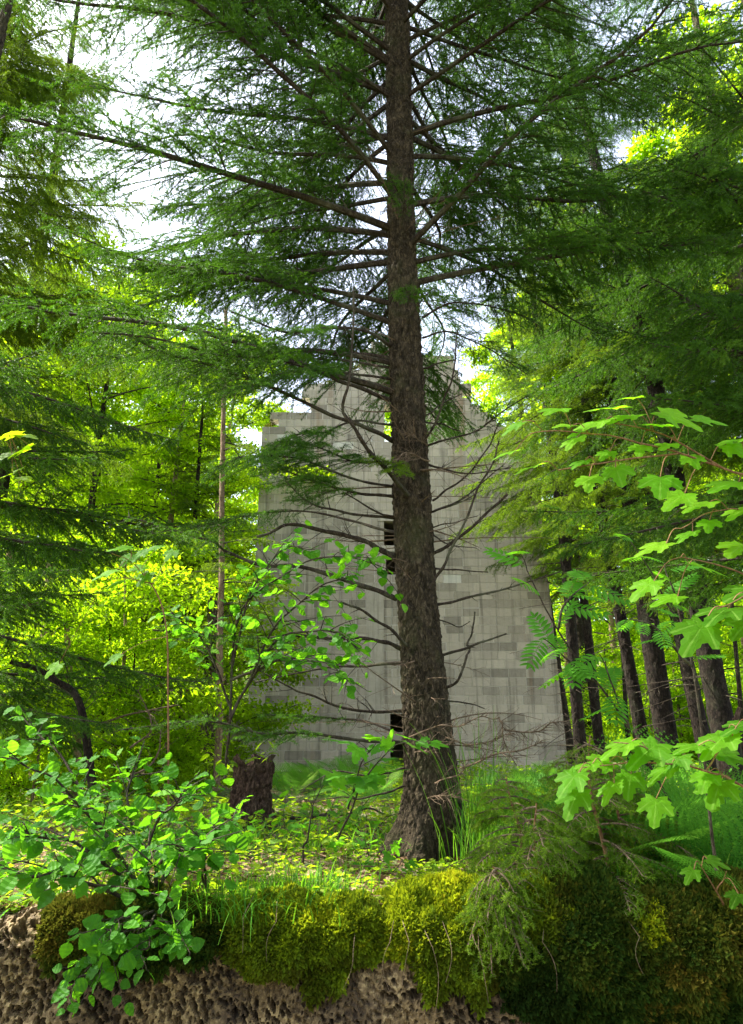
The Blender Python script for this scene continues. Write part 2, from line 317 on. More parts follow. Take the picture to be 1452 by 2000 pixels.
def block_mat(name, base, dark, mul=1.0, rust=True):
    m, t, out, N, L = nodes(name)
    tc = N('ShaderNodeTexCoord'); at_ = N('ShaderNodeAttribute', attribute_name='tint')
    n1 = N('ShaderNodeTexNoise'); n1.inputs['Scale'].default_value = 11; n1.inputs['Detail'].default_value = 9; n1.inputs['Roughness'].default_value = 0.8; L(tc.outputs['Object'], n1.inputs['Vector'])
    mp = N('ShaderNodeMapping'); mp.inputs['Scale'].default_value = (8.0, 8.0, 0.30); L(tc.outputs['Object'], mp.inputs[0])
    st = N('ShaderNodeTexNoise'); st.inputs['Scale'].default_value = 1.0; st.inputs['Detail'].default_value = 7; st.inputs['Roughness'].default_value = 0.65; L(mp.outputs[0], st.inputs['Vector'])
    rp = ramp(N, [(0.0, dark), (0.55, base), (1.0, tuple(c * 1.35 for c in base))])
    s1 = N('ShaderNodeMath', operation='MULTIPLY_ADD'); L(n1.outputs[0], s1.inputs[0]); s1.inputs[1].default_value = 0.62
    s0 = N('ShaderNodeMath', operation='MULTIPLY'); L(at_.outputs['Fac'], s0.inputs[0]); s0.inputs[1].default_value = 0.68; L(s0.outputs[0], s1.inputs[2])
    L(s1.outputs[0], rp.inputs[0])
    # dark water streaks, pale lime streaks and rust runs with a shape of their own
    d = ramp(N, [(0.52, (0, 0, 0)), (0.64, (1, 1, 1))]); L(st.outputs[0], d.inputs[0])
    dm = N('ShaderNodeMath', operation='MULTIPLY'); L(d.outputs[0], dm.inputs[0]); dm.inputs[1].default_value = 0.5
    m1 = N('ShaderNodeMixRGB'); L(dm.outputs[0], m1.inputs[0]); L(rp.outputs[0], m1.inputs[1]); m1.inputs[2].default_value = (*[c * 0.75 for c in dark], 1)
    p = ramp(N, [(0.30, (1, 1, 1)), (0.40, (0, 0, 0))]); L(st.outputs[0], p.inputs[0])
    pm = N('ShaderNodeMath', operation='MULTIPLY'); L(p.outputs[0], pm.inputs[0]); pm.inputs[1].default_value = 0.5
    m2 = N('ShaderNodeMixRGB'); L(pm.outputs[0], m2.inputs[0]); L(m1.outputs[0], m2.inputs[1]); m2.inputs[2].default_value = (0.48, 0.46, 0.41, 1)
    col = m2.outputs[0]
    if rust:
        mp2 = N('ShaderNodeMapping'); mp2.inputs['Scale'].default_value = (2.6, 2.6, 0.22); mp2.inputs['Location'].default_value = (3.3, 0, 1.7); L(tc.outputs['Object'], mp2.inputs[0])
        rn = N('ShaderNodeTexNoise'); rn.inputs['Scale'].default_value = 1.0; rn.inputs['Detail'].default_value = 5; L(mp2.outputs[0], rn.inputs['Vector'])
        r_ = ramp(N, [(0.60, (0, 0, 0)), (0.72, (1, 1, 1))]); L(rn.outputs[0], r_.inputs[0])
        rm = N('ShaderNodeMath', operation='MULTIPLY'); L(r_.outputs[0], rm.inputs[0]); rm.inputs[1].default_value = 0.5
        m3 = N('ShaderNodeMixRGB'); L(rm.outputs[0], m3.inputs[0]); L(col, m3.inputs[1]); m3.inputs[2].default_value = (0.30, 0.17, 0.08, 1); col = m3.outputs[0]
    pb = N('ShaderNodeBsdfPrincipled'); pb.inputs['Roughness'].default_value = 0.92; pb.inputs['Specular IOR Level'].default_value = 0.2; L(col, pb.inputs['Base Color'])
    bp = N('ShaderNodeBump'); bp.inputs['Strength'].default_value = 0.7; bp.inputs['Distance'].default_value = 0.02; L(n1.outputs[0], bp.inputs['Height']); L(bp.outputs[0], pb.inputs['Normal'])
    L(pb.outputs[0], out.inputs[0]); return m
M['block'] = block_mat('concrete_blocks', (0.42, 0.36, 0.275), (0.105, 0.090, 0.068))
M['mortar'] = block_mat('mortar', (0.62, 0.575, 0.48), (0.40, 0.37, 0.31), rust=False)
M['render'] = block_mat('cast_concrete', (0.44, 0.385, 0.30), (0.22, 0.19, 0.145))

# ------------------------------------------------------------------ ground
WALL_Y = 3.42
def gz(x, y):
    x = np.asarray(x, float); y = np.asarray(y, float)
    P = np.stack([x * 0.45, y * 0.45, np.zeros_like(x)], -1)
    z = (vnoise(P, 3) - 0.5) * 0.22 + (vnoise(P * 3.1, 4) - 0.5) * 0.07
    z = z + 0.008 * np.maximum(0, y - 5) + 0.16 * np.maximum(0, y - 30) * np.minimum(1, np.maximum(0, y - 30) / 30)
    z = z * np.clip((y - WALL_Y) / 1.2 + 0.25, 0.25, 1)
    z = z - 0.05 * np.exp(-((x - 0.4) ** 2 + (y - 4.7) ** 2) / 0.3)
    return z
def sheet(name, xs, ys, zf, mat):
    X, Y = np.meshgrid(xs, ys); V = np.stack([X, Y, zf(X, Y)], -1).reshape(-1, 3)
    nx, ny = len(xs), len(ys); i = (np.arange(ny - 1)[:, None] * nx + np.arange(nx - 1)[None]).ravel()
    mb = MB(); mb.add(V, Q=np.stack([i, i + 1, i + nx + 1, i + nx], -1)); o = mb.build(name, mat, smooth=True)
    return tag(o, kind='structure')
xs = np.unique(np.concatenate([np.linspace(-260, -16, 40), np.linspace(-16, 16, 220), np.linspace(16, 260, 40)]))
ys = np.unique(np.concatenate([np.linspace(WALL_Y + 0.12, 14, 120), np.linspace(14, 60, 90), np.linspace(60, 420, 50)]))
sheet('forest_floor', xs, ys, gz, M['ground'])
sheet('path', np.linspace(-260, 260, 60), np.concatenate([np.linspace(-200, 0, 20), np.linspace(0.2, WALL_Y + 0.5, 20)]),
      lambda X, Y: -1.02 + (vnoise(np.stack([X * .8, Y * .8, X * 0], -1), 9) - .5) * .06, M['ground'])

# ------------------------------------------------------------------ pitted rock wall with a rounded top
def rock_wall():
    nx, nz = 980, 250
    x = np.linspace(-3.0, 3.0, nx); s = np.linspace(0, 1, nz)
    # section: up the face, round the edge, back over the top
    Lf, Rr, Lt = 1.12, 0.12, 0.35; arc = Rr * math.pi / 2; tot = Lf + arc + Lt; q = s * tot
    y = np.where(q < Lf, 0, np.where(q < Lf + arc, Rr * (1 - np.cos((q - Lf) / Rr)), Rr + (q - Lf - arc)))
    z = np.where(q < Lf, -1.12 + q - 0.0, np.where(q < Lf + arc, Rr * np.sin(np.clip((q - Lf) / Rr, 0, 1.571)), Rr)) 
    ny = np.where(q < Lf, -1, np.where(q < Lf + arc, -np.cos(np.clip((q - Lf) / Rr, 0, 1.571)), 0)); nzv = np.sqrt(np.maximum(0, 1 - ny ** 2))
    X = np.broadcast_to(x, (nz, nx)); base = np.stack([X, np.broadcast_to((WALL_Y + y)[:, None], X.shape), np.broadcast_to((z - 0.10)[:, None], X.shape)], -1)
    Nn = np.stack([X * 0, np.broadcast_to(ny[:, None], X.shape), np.broadcast_to(nzv[:, None], X.shape)], -1)
    warp = np.stack([vnoise(base * 9 + 5 * k, 40 + k) - .5 for k in range(3)], -1) * 0.06
    P = base + warp
    sh = P.copy(); sh[..., 0] += sh[..., 2] * .45; d1, d2 = worley(sh * np.array([44, 36, 27]), 3); e1, e2 = worley(sh * np.array([85, 70, 55]), 8)
    big = fbm(base * 2.3, 4, 60) - 0.47; mask = np.clip((fbm(base * 4.5, 3, 70) - 0.34) * 6, 0.15, 1)
    pit = np.clip((0.47 - d1) / 0.09, 0, 1) * np.clip(mask * 1.8, .25, 1); pit2 = np.clip((0.36 - e1) / 0.1, 0, 1)
    disp = big * 0.20 - pit * 0.060 - pit2 * 0.020 + (fbm(base * 60, 2, 80) - .4) * 0.012
    V = base + Nn * disp[..., None]
    i = (np.arange(nz - 1)[:, None] * nx + np.arange(nx - 1)[None]).ravel()
    mb = MB(); mb.add(V.reshape(-1, 3), Q=np.stack([i, i + 1, i + nx + 1, i + nx], -1), tint=np.clip(0.5 + big.ravel(), 0, 1))
    o = mb.build('rock_wall', M['tufa'], smooth=False)
    tag(o, 'low pitted tan rock wall full of dark holes under the moss at the bottom', 'wall')
    return base, V
rock_wall()

# ------------------------------------------------------------------ moss cushions
def moss(x0, x1, top, low, thick, n, mat, label, seed, size=0.027, tint=0.5, tv=.25):
    """a mat draped over the wall edge from x0 to x1: top = reach behind the edge, low = length hanging down the face"""
    rng = np.random.default_rng(seed); mb = MB(); Rr = .12; arc = Rr * math.pi / 2
    def surf(x, q, k=1.0):
        f = (x - x0) / (x1 - x0); side = np.clip(np.minimum(f, 1 - f) * 5.0, 0, 1)
        lw = arc + (low) * (.35 + 1.1 * vnoise(np.stack([x * 6, x * 0 + seed, x * 0], -1), seed)) * side ** .7 + .05 * (vnoise(np.stack([x * 23, x * 0 + seed, x * 0], -1), seed + 2) - .5) * side
        e = np.clip((lw - q) / (.10 + .25 * low), 0, 1) ** .6 * np.clip((q + top) / .12, 0, 1) ** .6 * side ** .6
        base = np.stack([x, WALL_Y + np.where(q < 0, Rr - q, np.where(q < arc, Rr * (1 - np.sin(np.clip(q / Rr, 0, 1.571))), 0)), np.where(q < 0, Rr, np.where(q < arc, Rr * np.cos(np.clip(q / Rr, 0, 1.571)), arc - q)) - .10], -1)
        an = np.clip(q / Rr, 0, 1.571); Nn = np.stack([x * 0, -np.sin(an), np.cos(an)], -1)
        lum = fbm(base * np.array([5.5, 7, 7]) + seed, 3, seed) - .30; fine = fbm(base * 26, 3, seed + 5) - .45
        big = (fbm(base * 2.3, 4, 60) - 0.47) * .20
        return base + Nn * ((.012 + thick * np.clip(lum * 3.0, 0, 1.3) + fine * .05) * e * k + np.minimum(big, .03) * .9)[:, None], Nn, e, lum, fine, lw
    x = rng.uniform(x0, x1, n * 2); q = rng.uniform(-top, arc + low * 1.4, n * 2); P, Nn, e, lum, fine, lw = surf(x, q)
    k = (e > .05) & (rng.random(n * 2) < .10 + e ** 1.3 * 1.1); P, Nn, e, lum, fine, q, lw = P[k][:n], Nn[k][:n], e[k][:n], lum[k][:n], fine[k][:n], q[k][:n], lw[k][:n]; n = len(P)
    T = norm(Nn * .8 + rng.normal(size=P.shape) * .6 + np.array([0, -.1, -.55]) * np.clip(q / .25, 0, 1)[:, None] + np.array([0, 0, .25]))
    S = norm(np.cross(T, rng.normal(size=P.shape))); l = size * rng.uniform(.5, 1.6, n)[:, None]; wv = l * .20
    V = np.stack([P - S * wv * .5, P + S * wv * .5, P + T * l * .55 + S * wv, P + T * l, P + T * l * .55 - S * wv], 1); b = np.arange(n)[:, None] * 5
    F = np.concatenate([b + np.array([[0, 1, 2]]), b + np.array([[0, 2, 4]]), b + np.array([[4, 2, 3]])])
    # older moss low on the hanging part is brown, fresh cushion tops are yellow green
    pat = fbm(P * np.array([4, 4, 5]) + 3.3 * seed, 3, seed + 8) - .45
    tt = np.clip(tint + pat * 1.2 + fine * .8 + rng.normal(size=n) * tv * .5 - .30 * np.clip((q - arc) / (low + .01), 0, 1), 0, 1)
    mb.add(V.reshape(-1, 3), T=F, tint=np.repeat(tt, 5))
    gx, gq = np.meshgrid(np.linspace(x0, x1, 90), np.linspace(-top, arc + low * 1.4, 50)); C = surf(gx.ravel(), gq.ravel(), .9)[0] - np.array([0, -.012, .012])
    i = (np.arange(49)[:, None] * 90 + np.arange(89)[None]).ravel(); e_ = surf(gx.ravel(), gq.ravel())[2]; i = i[(e_[i] > .1) & (e_[i + 91] > .1)]
    mb.add(C, Q=np.stack([i, i + 1, i + 91, i + 90], -1)[:, ::-1], tint=.08)
    c0 = np.array([(x0 + x1) / 2, WALL_Y, 0]); o = mb.build('moss_cushion', mat, loc=c0)
    return tag(o, label, 'moss', 'moss cushions hanging over the rock wall')
def mo(p0, p1, low, top, thick, n, mat, label, seed, **k):
    """p0, p1: photo columns of the two ends, at the wall face"""
    X = lambda p: at(p, 1790, WALL_Y)[0]
    return moss(X(p0), X(p1), top, low, thick, n, M[mat], label, seed, **k)
mo(425, 760, .08, .16, .10, 42000, 'moss', 'wide green and yellow moss cushion below the grass tuft on the wall edge', 11, tint=.50)
mo(690, 960, .07, .22, .09, 36000, 'moss', 'brightest sunlit-yellow moss cushion on the wall edge right under the big spruce', 12, tint=.74)  # raised tint puts the sunlit yellow patch into the moss colour
mo(585, 690, .20, -.02, .09, 10000, 'moss', 'small olive moss lump hanging lowest below the wide cushion', 13, tint=.55)
mo(800, 960, .22, -.03, .07, 14000, 'moss', 'ochre moss hanging down the rock beside the drooping spruce seedling', 15, tint=.42)
mo(900, 1110, .10, .2, .08, 20000, 'moss', 'yellow green moss around the feet of the spruce seedlings', 16, tint=.45)
mo(80, 215, .14, .05, .05, 12000, 'moss_dark', 'rusty dark moss patch on the pale rock at the left', 18, tint=.72)
mo(210, 450, .07, .1, .05, 16000, 'moss_dark', 'dark shaded moss behind the hanging hazel leaves', 19, tint=.45)
mo(1060, 1330, .30, .2, .10, 44000, 'moss_dark', 'large dark green moss mat on the wall edge at the right', 20, tint=.50, size=.032)
mo(1260, 1560, .34, .2, .10, 44000, 'moss_dark', 'dark moss mat at the far right end of the wall', 21, tint=.45, size=.032)
mo(950, 1120, .24, .0, .07, 20000, 'moss_dark', 'dark matted moss under the drooping spruce seedling', 22, tint=.42, size=.032)
mo(1120, 1420, .48, -.2, .07, 26000, 'moss_dark', 'brown olive moss skirt along the lower right rock', 23, tint=.85, size=.032)
mo(1075, 1170, .06, .22, .06, 9000, 'moss', 'small yellow moss cap between the spruce seedlings', 24, tint=.75)
mo(1235, 1300, .06, .12, .05, 5000, 'moss', 'tiny yellow moss cap above the dark mat by the ferns', 25, tint=.75)

for q, (px, py, l) in enumerate([(762, 1840, .16), (540, 1800, .13), (475, 1790, .12), (845, 1850, .22), (800, 1840, .14), (690, 1860, .12), (1060, 1840, .16), (1250, 1830, .12), (935, 1850, .18), (880, 1840, .13)]):
    rr_ = np.random.default_rng(900 + q); p = at(px, py, WALL_Y - .14); t_ = np.linspace(0, 1, 14)[:, None]
    pa = p + np.array([rr_.normal(0, .03), -.02, -l]) * t_ + np.array([rr_.normal(0, .08), -.03, .03]) * np.sin(t_ * 3.1) * l * 2; mbr = MB(); tubes(mbr, np.vstack([p + np.array([rr_.normal(0, .03), .12, .05]), pa]), np.linspace(.0013, .0007, 15), 4)
    tag(mbr.build('hanging_stalk', M['deadtwig'], loc=p), 'thin dry stalk hanging down over the moss on the wall edge', 'stalk', 'dry stalks hanging over the moss')

# ------------------------------------------------------------------ block tower
TY = 18.0
def tower():
    t = thing('block_tower', (0.6, TY, 0), 'ruined grey concrete block tower with a broken stepped top behind the big spruce', 'tower ruin')
    rng = np.random.default_rng(5)
    top_pts = [(-2.85, 8.2), (-2.7, 8.55), (-2.3, 8.8), (-1.70, 8.85), (-1.66, 9.6), (-1.0, 9.75), (-0.95, 10.1), (-0.55, 10.2), (-0.12, 10.3), (-0.10, 11.0), (0.6, 11.1), (0.62, 10.8), (1.0, 10.75), (1.2, 10.5), (2.0, 10.35), (2.1, 9.8), (2.5, 9.5), (2.55, 8.95), (3.1, 8.8), (3.3, 8.4), (3.9, 8.1), (4.05, 7.6), (4.35, 7.4)]
    tx = np.array([p[0] for p in top_pts]); tz = np.array([p[1] for p in top_pts])
    holes = [(.33, .9, 8.05, 9.05), (.30, .95, 5.22, 5.92), (.34, .95, 4.5, 5.16), (.42, 1.2, 1.0, 1.45), (.42, 1.25, -1.0, .72)]
    xl = lambda z: -2.80 + 0.006 * z; xr = lambda z: 4.36 - 0.04 * z
    CH, BL = 0.2, 0.41; D0 = TY
    mb = MB(); core = MB()
    def box(b, x0, x1, y0, y1, z0, z1, tint):
        V = np.array([(x, y, z) for z in (z0, z1) for y in (y0, y1) for x in (x0, x1)])
        b.add(V, Q=[(0, 2, 3, 1), (4, 5, 7, 6), (0, 1, 5, 4), (2, 6, 7, 3), (0, 4, 6, 2), (1, 3, 7, 5)], tint=tint)
    for r in range(-2, 57):
        z0 = r * CH; z1 = z0 + CH
        segs = [(xl(z0), xr(z0))]
        for hx0, hx1, hz0, hz1 in holes:
            if z0 + .1 > hz0 and z0 + .1 < hz1:
                segs = [q for s_ in segs for q in ((s_[0], min(s_[1], hx0)), (max(s_[0], hx1), s_[1])) if q[1] - q[0] > .02]
        for a, b in segs:
            x = a - (BL * (0.5 if r % 2 else 0.0) + rng.uniform(0, .06)) if a == xl(z0) else a
            while x < b - 0.015:
                wd = BL * rng.choice([1, 1, 1, .5, 1.25]) if rng.random() < .25 else BL
                xa, xb = max(a, x), min(b, x + wd)
                if xb - xa > 0.03:
                    zc = np.interp((xa + xb) / 2, tx, tz)
                    if z0 + rng.uniform(.0, .30) < zc - 0.02:
                        dy = abs(rng.normal(0, .004)); g = rng.uniform(.004, .011)
                        tn = np.clip(0.48 + rng.normal(0, .24) + (vnoise(np.array([[xa * .7, 0, z0 * .9]]), 5)[0] - .5) * .35, 0, 1)
                        box(mb, xa + (g if xa > a else 0), xb - (g if xb < b else 0), D0 + dy, D0 + .36, z0 + g, z1 - g + .002 * rng.random(), tn)
                        box(core, xa + .001, xb - .001, D0 + .012, D0 + .355, z0 + .001, z1 - .001, .5)
                x += wd
    mb.build('front_wall', M['block'], t, loc=None).location = (-0.6, -TY, 0)
    core.build('mortar_joint', M['mortar'], t).location = (-0.6, -TY, 0)
    # side and rear walls, floor slabs inside
    sm = MB(); rng2 = np.random.default_rng(8)
    for side in (0, 1):
        for r in range(-2, 44):
            z0 = r * CH
            if z0 > (8.2 if side == 0 else 7.2): continue
            xx = xl(z0) + .003 if side == 0 else xr(z0) - .363
            y = D0 + .365 - (.2 if r % 2 else 0)
            while y < D0 + 4.6:
                if z0 + rng2.uniform(0, .3) < (8.2 if side == 0 else 7.2) - 0.25 * (y - D0):
                    box(sm, xx, xx + .36, max(D0 + .365, y) + .004, min(D0 + 4.6, y + BL) - .004, z0 + .004, z0 + CH - .004, np.clip(.5 + rng2.normal(0, .2), 0, 1))
                y += BL
    sm.build('side_wall', M['block'], t).location = (-0.6, -TY, 0)
    rm = MB()
    for r in range(-2, 40):
        z0 = r * CH
        for k in range(18):
            x0 = -2.5 + k * BL - (.2 if r % 2 else 0)
            if x0 + BL < 3.9 and z0 + rng2.uniform(0, .3) < 7.7: box(rm, x0 + .004, x0 + BL - .004, D0 + 4.61, D0 + 4.95, z0 + .004, z0 + CH - .004, np.clip(.5 + rng2.normal(0, .2), 0, 1))
    rm.build('rear_wall', M['block'], t).location = (-0.6, -TY, 0)
    for zf in (6.3, 2.9):
        fl = MB(); box(fl, -2.40, 3.70, D0 + .37, D0 + 4.6, zf, zf + .2, .5); fl.build('floor_slab', M['render'], t).location = (-0.6, -TY, 0)
    # cast strip left of the window column, lintels and sills
    pm = MB(); n = 60
    zz = np.linspace(-.2, 4.4, n)
    for k in range(n - 1): box(pm, -0.12, 0.29 + .004 * math.sin(k * 2.1), D0 - .022, D0 + .0, zz[k], zz[k + 1], .5 + .1 * math.sin(k * .7))
    pm.build('cast_strip', M['render'], t).location = (-0.6, -TY, 0)
    for (hx0, hx1, hz0, hz1) in holes[1:4]:
        lb = MB(); box(lb, hx0 - .14, hx1 + .12, D0 - .018, D0 + .2, hz1 + .003, hz1 + .15, .7); lb.build('lintel', M['render'], t).location = (-0.6, -TY, 0)
    # mossy coping clods and plants on the broken top
    cp = MB(); rg = np.random.default_rng(3)
    n = 5000; x = rg.uniform(-2.7, 4.2, n); z = np.interp(x, tx, tz) - .02 - rg.random(n) * .08; y = D0 + rg.uniform(0, .36, n)
    P = np.stack([x, y, z + (fbm(np.stack([x * 3, y * 3, z * 0], -1), 2, 4) - .45) * .12], -1); l = rg.uniform(.02, .07, n)[:, None]
    T = norm(rg.normal(size=(n, 3)) + np.array([0, -.2, .5])); S = norm(np.cross(T, rg.normal(size=(n, 3))))
    V = np.stack([P - S * l * .4, P + S * l * .4, P + T * l], 1)
    cp.add(V.reshape(-1, 3), T=np.arange(n * 3).reshape(-1, 3), tint=np.repeat(rg.random(n), 3))
    cp.build('moss_coping', M['moss_dark'], t).location = (-0.6, -TY, 0)
    # low wing at the left
    wg = thing('low_block_wall', (-4.2, 19, 0), 'low grey block wall left of the tower base behind the stump', 'wall')
    wm = MB()
    for r in range(-2, 9):
        for k in range(8):
            x0 = -5.7 + k * BL - (.2 if r % 2 else 0)
            if r * CH < 1.65 - rng2.uniform(0, .25) * (k < 2): box(wm, x0 + .004, x0 + BL - .004, 19 + abs(rng2.normal(0, .005)), 19.35, r * CH + .004, r * CH + CH - .004, np.clip(.5 + rng2.normal(0, .2), 0, 1))
    wm.build('block_course', M['block'], wg).location = (4.2, -19, 0)
    return t
tower()

# ------------------------------------------------------------------ spruce parts
def needles_on(mb, A, B, tint, rng, spacing=.0025, nl=.017, nw=.0026, mi=0, up=.25, fwd=.75):
    ln = np.linalg.norm(B - A, axis=1); cnt = np.maximum(1, (ln / spacing * rng.uniform(.7, 1.3, len(ln))).astype(int))
    ix = np.repeat(np.arange(len(A)), cnt); n = len(ix); t = rng.random(n)[:, None]
    T = norm(B - A)[ix]; P = A[ix] + (B - A)[ix] * t
    r = norm(np.cross(T, rng.normal(size=(n, 3)))); r[:, 2] += up
    D = norm(fwd * T + r); S = norm(np.cross(D, rng.normal(size=(n, 3)))) * nw * .5
    l = nl * rng.uniform(.7, 1.2, n)[:, None]
    V = np.stack([P - S, P + S, P + D * l], 1)
    mb.add(V.reshape(-1, 3), T=np.arange(n * 3).reshape(-1, 3), tint=np.repeat(np.clip(tint[ix] + rng.normal(0, .06, n), 0, 1), 3), mi=mi)

def bough(rng, L, wood, need, axis=None, spacing=.0025, nl=.017, nw=.0026, gap=.06, bare=.18, pend=.25, l2max=.55, tgap=.045, r0=.017,
          rise=.08, sag=.22, tip=.10, ter=True, keep=1.0, wmi=0, nmi=0, k=6, sub_tube=True, tint0=.35, flat=.12):
    """one spruce limb along +X (or along a given axis path): wood goes to wood, needle triangles to need"""
    if axis is None:
        n = 14; s = np.linspace(0, 1, n)
        axis = np.stack([L * s * (1 - .03 * s), (vnoise(np.stack([s * 3 + rng.random() * 50, s * 0, s * 0], -1), 5) - .5) * .16 * L * s, L * (rise * s - sag * s ** 2 + tip * s ** 4)], -1)
    n = len(axis); s = np.linspace(0, 1, n)
    tubes(wood, axis, r0 * (1 - s) ** .8 + .0025, k, .5, wmi)
    ns = max(4, int(L * (1 - bare) / gap) * 2); s2 = np.clip(np.linspace(bare, .985, ns) + rng.normal(0, .008, ns), bare * .8, .99)
    keepm = rng.random(ns) < keep; s2 = s2[keepm]; side = np.where(np.arange(ns) % 2, 1.0, -1.0)[keepm]; ns = len(s2)
    base, T = along(axis, s2); Bv = norm(np.cross(np.broadcast_to([0, 0, 1.0], T.shape), T))
    l2 = l2max * np.minimum(1, (s2 - bare) * 5 + .3) * ((1 - s2) ** .7 + .10) * rng.uniform(.5, 1.2, ns)
    a = np.radians(rng.uniform(38, 68, ns))[:, None]
    D2 = norm(T * np.cos(a) + Bv * side[:, None] * np.sin(a) + rng.normal(0, flat, (ns, 3)) * np.array([.3, .3, 1]))
    t5 = np.linspace(0, 1, 5)[None, :, None]
    P2 = base[:, None] + l2[:, None, None] * (D2[:, None] * t5 + T[:, None] * .18 * t5 ** 2 + np.array([0, 0, -pend]) * t5 ** 2) + rng.normal(0, .008, (ns, 5, 3)) * t5
    tw = np.clip(tint0 + rng.normal(0, .13, ns), .05, .8)
    if sub_tube: tubes(wood, P2, (.0045 + .008 * l2[:, None]) * (1 - t5[0, :, 0][None] * .8) * .55, 3, .5, wmi)
    A = [P2[:, 1:-1].reshape(-1, 3)]; B = [P2[:, 2:].reshape(-1, 3)]; tt = [np.repeat(tw, 3) + np.tile([-.05, 0, .10], ns)]
    A.append(P2[:, 0] * .3 + P2[:, 1] * .7); B.append(P2[:, 1]); tt.append(tw - .1)
    m = s2.size
    if ter:
        k3 = np.maximum(1, (l2 / tgap).astype(int) * 2); ix = np.repeat(np.arange(ns), k3); n3 = len(ix); t3 = rng.uniform(.15, .97, n3)
        x = t3 * 4; i = np.minimum(x.astype(int), 3); f = (x - i)[:, None]; b3 = P2[ix, i] * (1 - f) + P2[ix, i + 1] * f; T3 = norm(P2[ix, i + 1] - P2[ix, i])
        B3 = norm(np.cross(np.broadcast_to([0, 0, 1.0], T3.shape), T3)); sd3 = np.where(rng.random(n3) < .5, 1, -1)[:, None]
        a3 = np.radians(rng.uniform(35, 65, n3))[:, None]; l3 = (.36 * l2[ix] * (1 - t3) * rng.uniform(.4, 1.2, n3) + .035)[:, None]
        D3 = norm(T3 * np.cos(a3) + B3 * sd3 * np.sin(a3) + rng.normal(0, flat, (n3, 3)))
        m3 = b3 + l3 * D3 * .5 + np.array([0, 0, -pend * .2]) * l3; e3 = b3 + l3 * D3 + np.array([0, 0, -pend]) * l3
        A += [b3, m3]; B += [m3, e3]; tt += [tw[ix], tw[ix] + .10]
        if sub_tube == 2: tubes(wood, np.stack([b3, m3, e3], 1), np.broadcast_to([[.0022, .0016, .001]], (n3, 3)), 3, .5, wmi)
    # outer part of the axis carries needles too
    ax = axis[int(n * .55):]; A.append(ax[:-1]); B.append(ax[1:]); tt.append(np.full(len(ax) - 1, tint0))
    needles_on(need, np.concatenate(A), np.concatenate(B), np.concatenate(tt), rng, spacing, nl, nw, nmi)

def dead_twigs(rng, mb, axis, n, lmax, r=.004, bare=.1, mi=0, up=0.0, depth=1):
    """fine leafless side twigs along a limb"""
    s = rng.uniform(bare, 1, n); b, T = along(axis, s); Bv = norm(np.cross(T, rng.normal(size=(n, 3)))); Bv[:, 2] *= .7
    a = np.radians(rng.uniform(35, 75, n))[:, None]; D = norm(T * np.cos(a) + Bv * np.sin(a) + np.array([0, 0, up]))
    l = lmax * rng.uniform(.25, 1, n) * (1.1 - s * .6); t = np.linspace(0, 1, 5)[None, :, None]
    P = b[:, None] + l[:, None, None] * (D[:, None] * t + rng.normal(0, .12, (n, 1, 3)) * t ** 2) + rng.normal(0, .02, (n, 5, 3)) * t * l[:, None, None]
    tubes(mb, P, r * (1 - t[0, :, 0][None] * .8) * rng.uniform(.5, 1, (n, 1)), 3, .5, mi)
    if depth > 1:
        for q in range(n):
            if l[q] > lmax * .4: dead_twigs(rng, mb, P[q], 4, l[q] * .45, r * .55, .2, mi, up, depth - 1)

def trunk_mesh(path, rad, k, seed, disp=.012, flare=None, fine=26):
    n = len(path); T = norm(np.gradient(path, axis=0)); A = norm(np.cross(T, np.broadcast_to([0, 1.0, 0], T.shape))); B = np.cross(T, A)
    th = np.arange(k) * 2 * math.pi / k
    dirs = np.cos(th)[None, :, None] * A[:, None] + np.sin(th)[None, :, None] * B[:, None]
    P = path[:, None] + dirs * rad[:, None, None]
    q = P * np.array([fine, fine, fine * .42])
    d1, d2 = worley(q, seed); e = fbm(P * np.array([60, 60, 30]), 3, seed)
    rr = disp * (np.clip((d2 - d1) * 3.0, 0, 1) * .9 - .5 + (e - .45) * 2.2) + (fbm(P * 3.5, 3, seed + 9) - .45) * disp * 1.6
    r = rad[:, None] + rr
    if flare is not None: r = r + flare(P, th[None, :], r)
    V = path[:, None] + dirs * r[..., None]
    i = (np.arange(n - 1)[:, None] * k + np.arange(k)[None]).ravel(); j = (np.arange(n - 1)[:, None] * k + (np.arange(k)[None] + 1) % k).ravel()
    mb = MB(); mb.add(V.reshape(-1, 3), Q=np.stack([i, j, j + k, i + k], -1)); return mb

